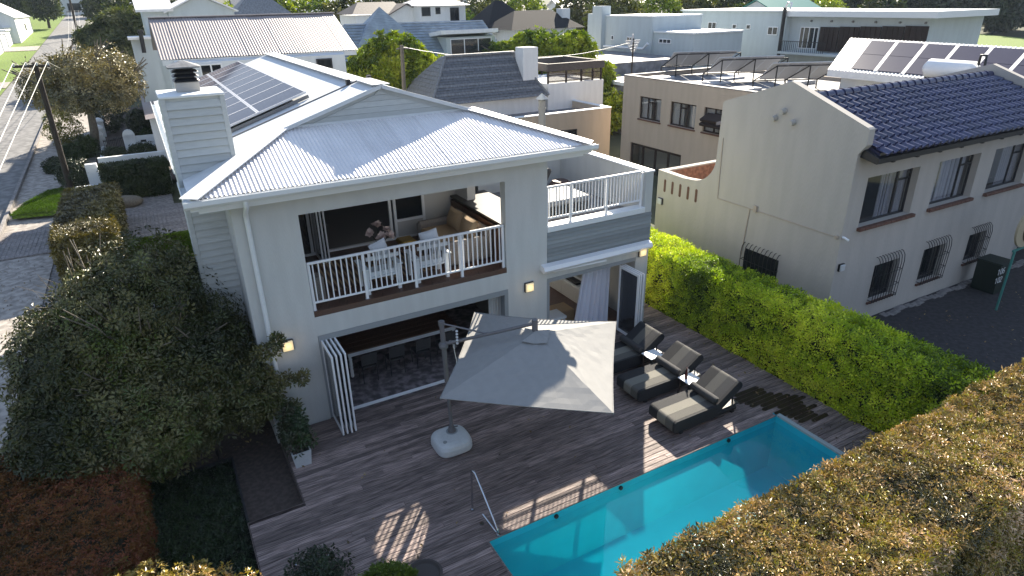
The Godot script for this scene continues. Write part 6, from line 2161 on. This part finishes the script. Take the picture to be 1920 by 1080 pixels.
	leafy_tree("street_tree", "broad pale leaved tree with bare branches hanging over the road", V(-5.4, 0.7, -35.0), V(-5.0, 3.4, -34.6), 0.3, [[V(-4.3, 5.6, -34.2), V(2.5, 1.4, 2.2)], [V(-5.9, 5.3, -34.6), V(2.0, 1.3, 2.0)], [V(-2.9, 5.0, -34.0), V(1.3, 1.4, 1.5)], [V(-4.8, 4.2, -33.6), V(2.6, 1.0, 1.8)], [V(-7.2, 4.6, -35.4), V(1.3, 1.2, 1.5)]], 3900, s_pale, "leaf_gloss", pale, 2, 0.2)
	leafy_tree("street_tree", "darker bushy tree further along the road behind the pale one", V(-4.2, 2.0, -64.5), V(-4.2, 5, -64.5), 0.35, [[V(-1.8, 7.4, -64), V(2.7, 1.5, 2.0)], [V(-4.2, 6.2, -64.5), V(2.2, 1.4, 2.0)], [V(-2.6, 5.6, -62.5), V(3.0, 1.4, 2.0)]], 3200, sprig(8, 0.3, 0.3, 52, 0.55), "leaf_tree", [Color(0.03, 0.045, 0.012), Color(0.10, 0.115, 0.035), Color(0.25, 0.24, 0.11)], 1, 0.4)
	# timber poles and wires
	o = thing("utility_pole", "leaning dark timber pole with a crossarm carrying four wires", "utility pole", V(-6.4, 0.3, -27.4))
	b = MB.new()
	b.tube([V(-6.42, 0.2, -27.4), V(-6.1, 6.75, -25.4)], [0.15, 0.11], 10)
	part(o, "pole", b, mats["old_wood"])
	b = MB.new()
	b.bar(V(-7.0, 6.6, -25.55), V(-5.5, 6.6, -25.05), 0.1, 0.12)
	part(o, "crossarm", b, mats["old_wood"])
	var ins := [V(-6.94, 6.76, -25.5), V(-6.45, 6.78, -25.35), V(-6.01, 6.78, -25.2), V(-5.56, 6.78, -25.05)]
	for p in ins:
		b = MB.new()
		b.tube([p - V(0, 0.16, 0), p - V(0, 0.02, 0)], [0.05, 0.04], 8)
		part(o, "insulator", b, mats["white_plastic"])
	o = thing("utility_pole", "distant dark timber pole with a crossarm at the far end of the wires", "utility pole", V(-9.0, 4.7, -115))
	b = MB.new()
	b.tube([V(-8.7, 4.0, -115.2), V(-8.55, 10.6, -115)], [0.2, 0.15], 8)
	part(o, "pole", b, mats["old_wood"])
	b = MB.new()
	b.bar(V(-9.4, 8.6, -115.4), V(-7.6, 8.6, -114.7), 0.14, 0.14)
	part(o, "crossarm", b, mats["old_wood"])
	var fin := [V(-9.2, 8.75, -115.4), V(-8.75, 8.75, -115.2), V(-8.3, 8.75, -115), V(-7.8, 8.8, -114.8)]
	var near := [V(-4.73, 7.43, -4.87), V(-4.84, 6.93, -4.68), V(-4.96, 6.43, -4.49), V(-5.09, 5.87, -4.27)]
	var wl := ["outermost pale overhead wire on the road side of the crossarm", "pale overhead wire second from the road side of the crossarm", "pale overhead wire second from the garden side of the crossarm", "innermost pale overhead wire on the garden side of the crossarm"]
	for i in 4:
		b = MB.new()
		var pts := [ins[i] + (near[i] - ins[i]) * 2.2]
		pts.append(ins[i])
		for k in range(1, 25):
			var q := k / 24.0
			pts.append(ins[i].lerp(fin[i], q) - V(0, 3.2 * 4 * q * (1 - q), 0))
		b.tube(pts, 0.013, 5)
		single("overhead_wire", b, mats["wire"], wl[i], "wire", "overhead wires along the road")
	# white houses across the road
	o = thing("white_walled_house", "white house with a sloping roof line across the road", "house", V(-19, 4, -115))
	gable_house(o, V(-28, 3, -132), V(-16.0, 8.0, -112), 11.5, false, mats["white_wall"], mats["roof_white"], 0.2)
	flat_window(o, V(-16.0, 6.0, -122), V(0, 0, -1), V(1, 0, 0), 1.2, 1.0, [], "dark_metal")
	for i in 5:
		b = MB.new()
		var z := -92.0 - i * 5.5
		var y := terrain_height(z)
		b.box(V(-17.6, y - 0.3, z - 2.2), V(-16.9, y + 1.9, z + 2.2), 0.05)
		b.box(V(-17.8, y + 1.9, z - 2.4), V(-16.7, y + 2.1, z + 2.4), 0.02)
		single("boundary_wall", b, mats["white_wall"], "panel of a stepped white boundary wall across the road", "wall", "stepped white boundary wall panels")
	o = thing("white_street_house", "white house with dark shuttered window at the end of the road", "house", V(-11, 7.5, -180))
	gable_house(o, V(-15.5, 6.5, -192), V(-7.5, 11, -178), 13.5, false, mats["white_wall"], mats["roof_white"], 0.3)
	flat_window(o, V(-12.5, 8.6, -178), V(1, 0, 0), V(0, 0, 1), 2.6, 1.6, [0.5], "dark_metal")
	var s_far := sprig(8, 0.5, 0.45, 23, 0.6)
	for q in [V(-18, 0, -150), V(-14, 0, -138), V(-5, 0, -128), V(0, 0, -112), V(-1.5, 0, -92), V(4, 0, -85), V(-22, 0, -168), V(-4, 0, -170), V(2, 0, -150)]:
		var hy := terrain_height(q.z)
		leafy_tree("garden_tree", "dark green tree near the far end of the road", V(q.x, hy, q.z), V(q.x, hy + 3, q.z), 0.25, [[V(q.x, hy + 4, q.z), V(2.6, 2.4, 2.6)]], 420, s_far, "leaf_tree", [Color(0.02, 0.03, 0.01), Color(0.05, 0.07, 0.015), Color(0.11, 0.12, 0.03)], 0, 0.5, "trees at the end of the road", 0.7, 1.4)

func terrace_items() -> void:
	var o := thing("daybed", "grey cushioned daybed with raised back on the roof terrace", "daybed", V(7.6, 3.44, -1.7))
	var b := MB.new()
	b.box(V(6.62, 3.46, -2.45), V(8.5, 3.72, -1.2), 0.04)
	part(o, "base", b, mats["charcoal"])
	b = MB.new()
	b.box(V(6.6, 3.72, -2.45), V(8.52, 3.88, -1.18), 0.05)
	part(o, "cushion", b, mats["slate_b"])
	b = MB.new()
	b.obox(Transform3D(Basis(V(0, 0, 1), deg_to_rad(-28)), V(7.35, 4.2, -2.2)), V(0.16, 0.95, 0.7), 0.05)
	part(o, "backrest", b, mats["dark_grey"])
	b = MB.new()
	b.stack(V(8.7, 3.442, -3.1), [[0.0, 0.26, 0.26, 2.0], [0.1, 0.33, 0.33, 2.0], [0.32, 0.33, 0.33, 2.0], [0.42, 0.24, 0.24, 2.0]], 20)
	single("pouffe", b, mats["wood_brown"], "round brown pouffe in the corner of the roof terrace", "pouffe")

func garden_chair() -> Node3D:
	# slatted white armchair, back towards +z
	var o := thing("slatted_chair", "", "chair")
	var b := MB.new()
	var wm: Material = mats["house_trim"]
	for k in 5:
		b = MB.new()
		b.bar(V(-0.24 + k * 0.12, 0.36, 0.26), V(-0.25 + k * 0.125, 0.98, 0.46), 0.095, 0.02)
		part(o, "back_slat", b, wm)
	b = MB.new()
	for q in [[0.42, 0.30], [0.80, 0.42]]: b.bar(V(-0.32, q[0], q[1] - 0.02), V(0.32, q[0], q[1] - 0.02), 0.03, 0.08)
	part(o, "back_rail", b, wm)
	b = MB.new()
	for k in 6: b.box(V(-0.28, 0.335 + k * 0.006, 0.24 - k * 0.1), V(0.28, 0.355 + k * 0.006, 0.33 - k * 0.1))
	part(o, "seat", b, wm)
	for s in [-1.0, 1.0]:
		b = MB.new()
		b.box(V(s * 0.33 - 0.06, 0.56, -0.35), V(s * 0.33 + 0.06, 0.585, 0.42), 0.006)
		part(o, "armrest", b, wm)
		b = MB.new()
		b.box(V(s * 0.31 - 0.03, 0.0, -0.3), V(s * 0.31 + 0.03, 0.56, -0.22))
		part(o, "leg", b, wm)
		b = MB.new()
		b.box(V(s * 0.31 - 0.03, 0.0, 0.28), V(s * 0.31 + 0.03, 0.56, 0.36))
		part(o, "leg", b, wm)
	b = MB.new()
	b.box(V(-0.26, 0.30, 0.24), V(0.26, 0.42, 0.27))
	part(o, "apron", b, wm)
	return o

func pillow(c: Vector3, bs: Basis, s: Vector3) -> MB:
	var b := MB.new()
	var n := 8
	for side in [-1.0, 1.0]:
		for i in n:
			for j in n:
				var q := []
				for k in [[0, 0], [1, 0], [1, 1], [0, 1]]:
					var u: float = (i + k[0]) / float(n) * 2.0 - 1.0
					var w: float = (j + k[1]) / float(n) * 2.0 - 1.0
					var puff := (1.0 - u * u) * (1.0 - w * w)
					q.append(c + bs * V(u * s.x / 2 * (1.0 - 0.06 * (1.0 - w * w)), w * s.y / 2 * (1.0 - 0.06 * (1.0 - u * u)), side * pow(maxf(puff, 0.0), 0.55) * s.z / 2))
				b.quado(q[0], q[1], q[2], q[3], bs * V(0, 0, side))
	return b

func balcony_items() -> void:
	var F := 2.792
	var o := thing("wicker_sofa", "wicker sofa with tan cushions at the right end of the balcony", "sofa", V(4.45, F, -1.75))
	var b := MB.new()
	b.box(V(3.85, F + 0.06, -2.75), V(4.9, F + 0.34, -0.75), 0.03)
	part(o, "base", b, mats["wicker"])
	for z in [-2.95, -0.95]:
		b = MB.new()
		b.box(V(3.82, F + 0.03, z), V(5.0, F + 0.66, z + 0.22), 0.07)
		part(o, "armrest", b, mats["wicker"])
	b = MB.new()
	b.box(V(4.9, F + 0.03, -2.9), V(5.12, F + 0.84, -0.76), 0.07)
	part(o, "back", b, mats["wicker"])
	b = MB.new()
	b.box(V(3.86, F + 0.34, -2.72), V(4.88, F + 0.5, -0.96), 0.05)
	part(o, "seat_cushion", b, mats["tan_cushion"])
	for z in [-2.28, -1.42]:
		part(o, "back_cushion", pillow(V(4.72, F + 0.74, z), Basis(V(0, 1, 0), PI / 2) * Basis(V(1, 0, 0), 0.3), V(0.84, 0.56, 0.3)), mats["tan_cushion"])
	var c := garden_chair()
	c.scale = V(1.22, 1.12, 1.0)
	c.position = V(1.95, F, -0.60)
	tag(c, "white slatted armchair with a white pillow, nearer the folded balcony doors", "chair", "white slatted armchairs on the balcony")
	dup(c, V(3.2, F, -0.62), 0.0, "white slatted armchair with a white pillow, nearer the wicker sofa", "white slatted armchairs on the balcony")
	for q in [[V(1.98, F + 0.98, -0.44), 0.25, "white scatter pillow on the armchair nearer the folded doors"], [V(3.24, F + 1.0, -0.46), -0.2, "white scatter pillow on the armchair nearer the wicker sofa"]]:
		single("pillow", pillow(q[0], Basis(V(0, 1, 0), q[1]) * Basis(V(0, 0, 1), 0.2) * Basis(V(1, 0, 0), -0.3), V(0.46, 0.42, 0.18)), mats["cloth_white"], q[2], "pillow", "pillows on the white armchairs")
	o = thing("coffee_table", "low dark wooden coffee table in the middle of the balcony", "coffee table", V(2.75, F, -1.9))
	b = MB.new()
	b.box(V(2.2, F + 0.36, -2.3), V(3.4, F + 0.42, -1.6), 0.01)
	part(o, "table_top", b, mats["wood_brown"])
	for q in [[2.28, -2.22], [3.32, -2.22], [2.28, -1.68], [3.32, -1.68]]:
		b = MB.new()
		b.box(V(q[0] - 0.04, F + 0.002, q[1] - 0.04), V(q[0] + 0.04, F + 0.36, q[1] + 0.04))
		part(o, "leg", b, mats["wood_brown"])
	b = MB.new()
	b.box(V(2.95, F + 0.42, -2.2), V(3.38, F + 0.56, -1.7), 0.04)
	single("gold_box", b, mats["gold"], "shiny gold tray box on the balcony coffee table", "box")
	o = thing("flower_vase", "glass vase of large pale pink flowers on the balcony coffee table", "vase", V(2.45, F + 0.42, -1.95))
	b = MB.new()
	b.tube([V(2.45, F + 0.422, -1.95), V(2.45, F + 0.5, -1.95), V(2.45, F + 0.7, -1.95)], [0.08, 0.09, 0.06], 14)
	part(o, "vase", b, mats["clear"] if mats.has("clear") else glass("clear", Color(0.75, 0.78, 0.8), 0.22))
	for q in [V(-0.24, 0.92, 0.05), V(0.02, 0.82, 0.15), V(0.2, 0.92, 0.0), V(0.0, 1.05, -0.1), V(0.24, 0.8, 0.12)]:
		b = MB.new()
		b.tube([V(2.45, F + 0.5, -1.95), V(2.45, F, -1.95) + q], 0.008, 5)
		var st := part(o, "stem", b, mats["green_core"])
		for k in 2:
			var bloom := piece(st, "bloom", sprig(15, 0.125 - 0.04 * k, 0.03, 70 + k, 0.95), Transform3D(around(V(q.x, 1.0, q.z + 0.4), 0.2), V(2.45, F - 0.02 + 0.02 * k, -1.95) + q), mats["petal"])
			bloom.position = V(2.45, F - 0.02 + 0.02 * k, -1.95) + q - o.position
	b = MB.new()
	b.box(V(0.9, F + 0.001, -2.9), V(3.7, F + 0.012, -0.9))
	var rug := thing("striped_rug", "brown and straw striped rug on the balcony floor", "rug", V(2.3, F, -1.9))
	part(rug, "pile", b, mats["wood_brown"])
	for k in 22:
		b = MB.new()
		b.box(V(0.92 + k * 0.126, F + 0.012, -2.9), V(0.97 + k * 0.126, F + 0.016, -0.9))
		part(rug, "stripe", b, mats["tan_cushion"])
	o = thing("serving_counter", "dark wooden serving counter along the terrace side of the balcony", "counter", V(5.8, F, -1.8))
	b = MB.new()
	b.box(V(5.6, 3.4, -3.5), V(6.2, 3.78, -0.27))
	b.box(V(5.14, F, -3.5), V(5.345, 3.72, -0.27), 0.01)
	part(o, "panel", b, mats["wood_brown"])
	b = MB.new()
	b.box(V(5.14, 3.782, -3.5), V(6.26, 3.84, -0.27), 0.01)
	part(o, "worktop", b, mats["worktop_shade"])
	b = MB.new()
	b.box(V(0.3, F + 0.002, -0.75), V(0.62, F + 0.62, -0.4), 0.02)
	single("wicker_basket", b, mats["wicker"], "tall grey wicker basket at the left end of the balcony railing", "basket")

func interior_items() -> void:
	var o := thing("dining_table", "long dining table with brown top and white turned legs under the balcony", "dining table", V(2.7, 0, -2.1))
	var b := MB.new()
	for k in 5:
		b = MB.new()
		b.box(V(1.1, 0.72, -2.66 + k * 0.24), V(4.25, 0.765, -2.425 + k * 0.24), 0.006)
		part(o, "top_board", b, mats["wood_brown"])
	b = MB.new()
	b.box(V(1.15, 0.62, -1.52), V(4.2, 0.718, -1.47))
	b.box(V(1.15, 0.62, -2.62), V(4.2, 0.718, -2.57))
	part(o, "apron", b, mats["house_trim"])
	for q in [[1.2, -1.52], [4.15, -1.52], [1.2, -2.6], [4.15, -2.6]]:
		b = MB.new()
		var p := []
		var r := []
		for k in 15:
			p.append(V(q[0], 0.0 + k * 0.0475, q[1])); r.append(0.035 + 0.018 * absf(sin(k * 1.3)))
		b.tube(p, r, 10)
		part(o, "leg", b, mats["house_trim"])
	for i in 4:
		var x := 1.55 + i * 0.74
		var c := thing("dining_chair", ["dark", "dark", "dark", "dark"][i] + " slim dining chair at the long table, " + ["nearest the folded doors", "second from the folded doors", "third from the folded doors", "farthest from the folded doors"][i], "dining chair", V(x, 0, -1.1), "dark chairs at the dining table")
		b = MB.new()
		b.box(V(x - 0.21, 0.44, -1.42), V(x + 0.21, 0.47, -1.0), 0.01)
		part(c, "seat", b, mats["dark_grey"])
		b = MB.new()
		b.obox(Transform3D(Basis(V(1, 0, 0), 0.15), V(x, 0.72, -0.96)), V(0.42, 0.34, 0.02), 0.008)
		part(c, "backrest", b, mats["dark_grey"])
		for k in [[-1, -1], [1, -1], [-1, 1], [1, 1]]:
			b = MB.new()
			b.tube([V(x + k[0] * 0.19, 0.0, -1.21 + k[1] * 0.2), V(x + k[0] * 0.19, 0.44 if k[1] < 0 else 0.86, -1.21 + k[1] * 0.22)], 0.013, 6)
			part(c, "leg", b, mats["dark_metal"])
	# sitting room behind the right hand doors
	o = thing("curtain", "pale blue grey curtain gathered beside the open right hand doors", "curtain", V(8.3, 0, -0.4))
	var cm := MB.new()
	var n := 60
	for i in n:
		var f := func(k: int, y: float) -> Vector3:
			var q := k / float(n)
			return V(lerpf(7.75 - 0.35 * (1.0 - y / 2.1), 8.68, q), y, -0.42 + 0.055 * sin(q * 40.0) + 0.02 * sin(q * 23.0 + y))
		for j in 6:
			cm.quado(f.call(i, j * 0.355), f.call(i + 1, j * 0.355), f.call(i + 1, (j + 1) * 0.355), f.call(i, (j + 1) * 0.355), V(0, 0, 1))
	part(o, "drape", cm, mats["curtain_blue"])
	o = thing("curtain", "pale grey curtain at the right edge of the wide lower opening", "curtain", V(4.85, 0, -0.4))
	cm = MB.new()
	for i in 20:
		var f := func(k: int) -> Vector3: return V(4.72 + k * 0.018, 0, -0.4 + 0.04 * sin(k * 1.4))
		cm.quado(f.call(i), f.call(i + 1), f.call(i + 1) + V(0, 2.1, 0), f.call(i) + V(0, 2.1, 0), V(0, 0, 1))
	part(o, "drape", cm, mats["cloth_white"])
	o = thing("media_console", "long white media console under a dark screen in the sitting room", "console", V(8.9, 0, -2.8))
	b = MB.new()
	b.box(V(8.75, 0.004, -4.6), V(9.3, 0.55, -1.4), 0.01)
	part(o, "cabinet", b, mats["house_trim"])
	for k in 4:
		b = MB.new()
		b.box(V(8.735, 0.06, -4.55 + k * 0.79), V(8.75, 0.5, -3.80 + k * 0.79), 0.004)
		part(o, "drawer", b, mats["house_trim"])
	b = MB.new()
	b.box(V(9.38, 0.75, -3.9), V(9.44, 1.75, -2.0), 0.01)
	single("television", b, mats["black"], "dark flat screen above the white media console", "television")
	b = MB.new()
	b.box(V(8.85, 0.55, -3.3), V(9.1, 0.62, -2.3), 0.01)
	single("soundbar", b, mats["black"], "black sound bar lying on the white media console", "speaker")
	o = thing("side_bench", "white turned leg bench with dark top near the right hand doors", "bench", V(6.7, 0, -1.0))
	b = MB.new()
	b.box(V(6.4, 0.42, -1.3), V(7.45, 0.5, -0.75), 0.01)
	part(o, "top", b, mats["house_trim"])
	for q in [[6.46, -1.24], [7.39, -1.24], [6.46, -0.81], [7.39, -0.81]]:
		b = MB.new()
		b.tube([V(q[0], 0.005, q[1]), V(q[0], 0.2, q[1]), V(q[0], 0.42, q[1])], [0.03, 0.045, 0.03], 10)
		part(o, "leg", b, mats["house_trim"])
	b = MB.new()
	b.box(V(7.35, 0.006, -1.75), V(8.0, 0.42, -1.15), 0.03)
	single("ottoman", b, mats["tan_cushion"], "square tan ottoman on the sitting room floor", "ottoman")
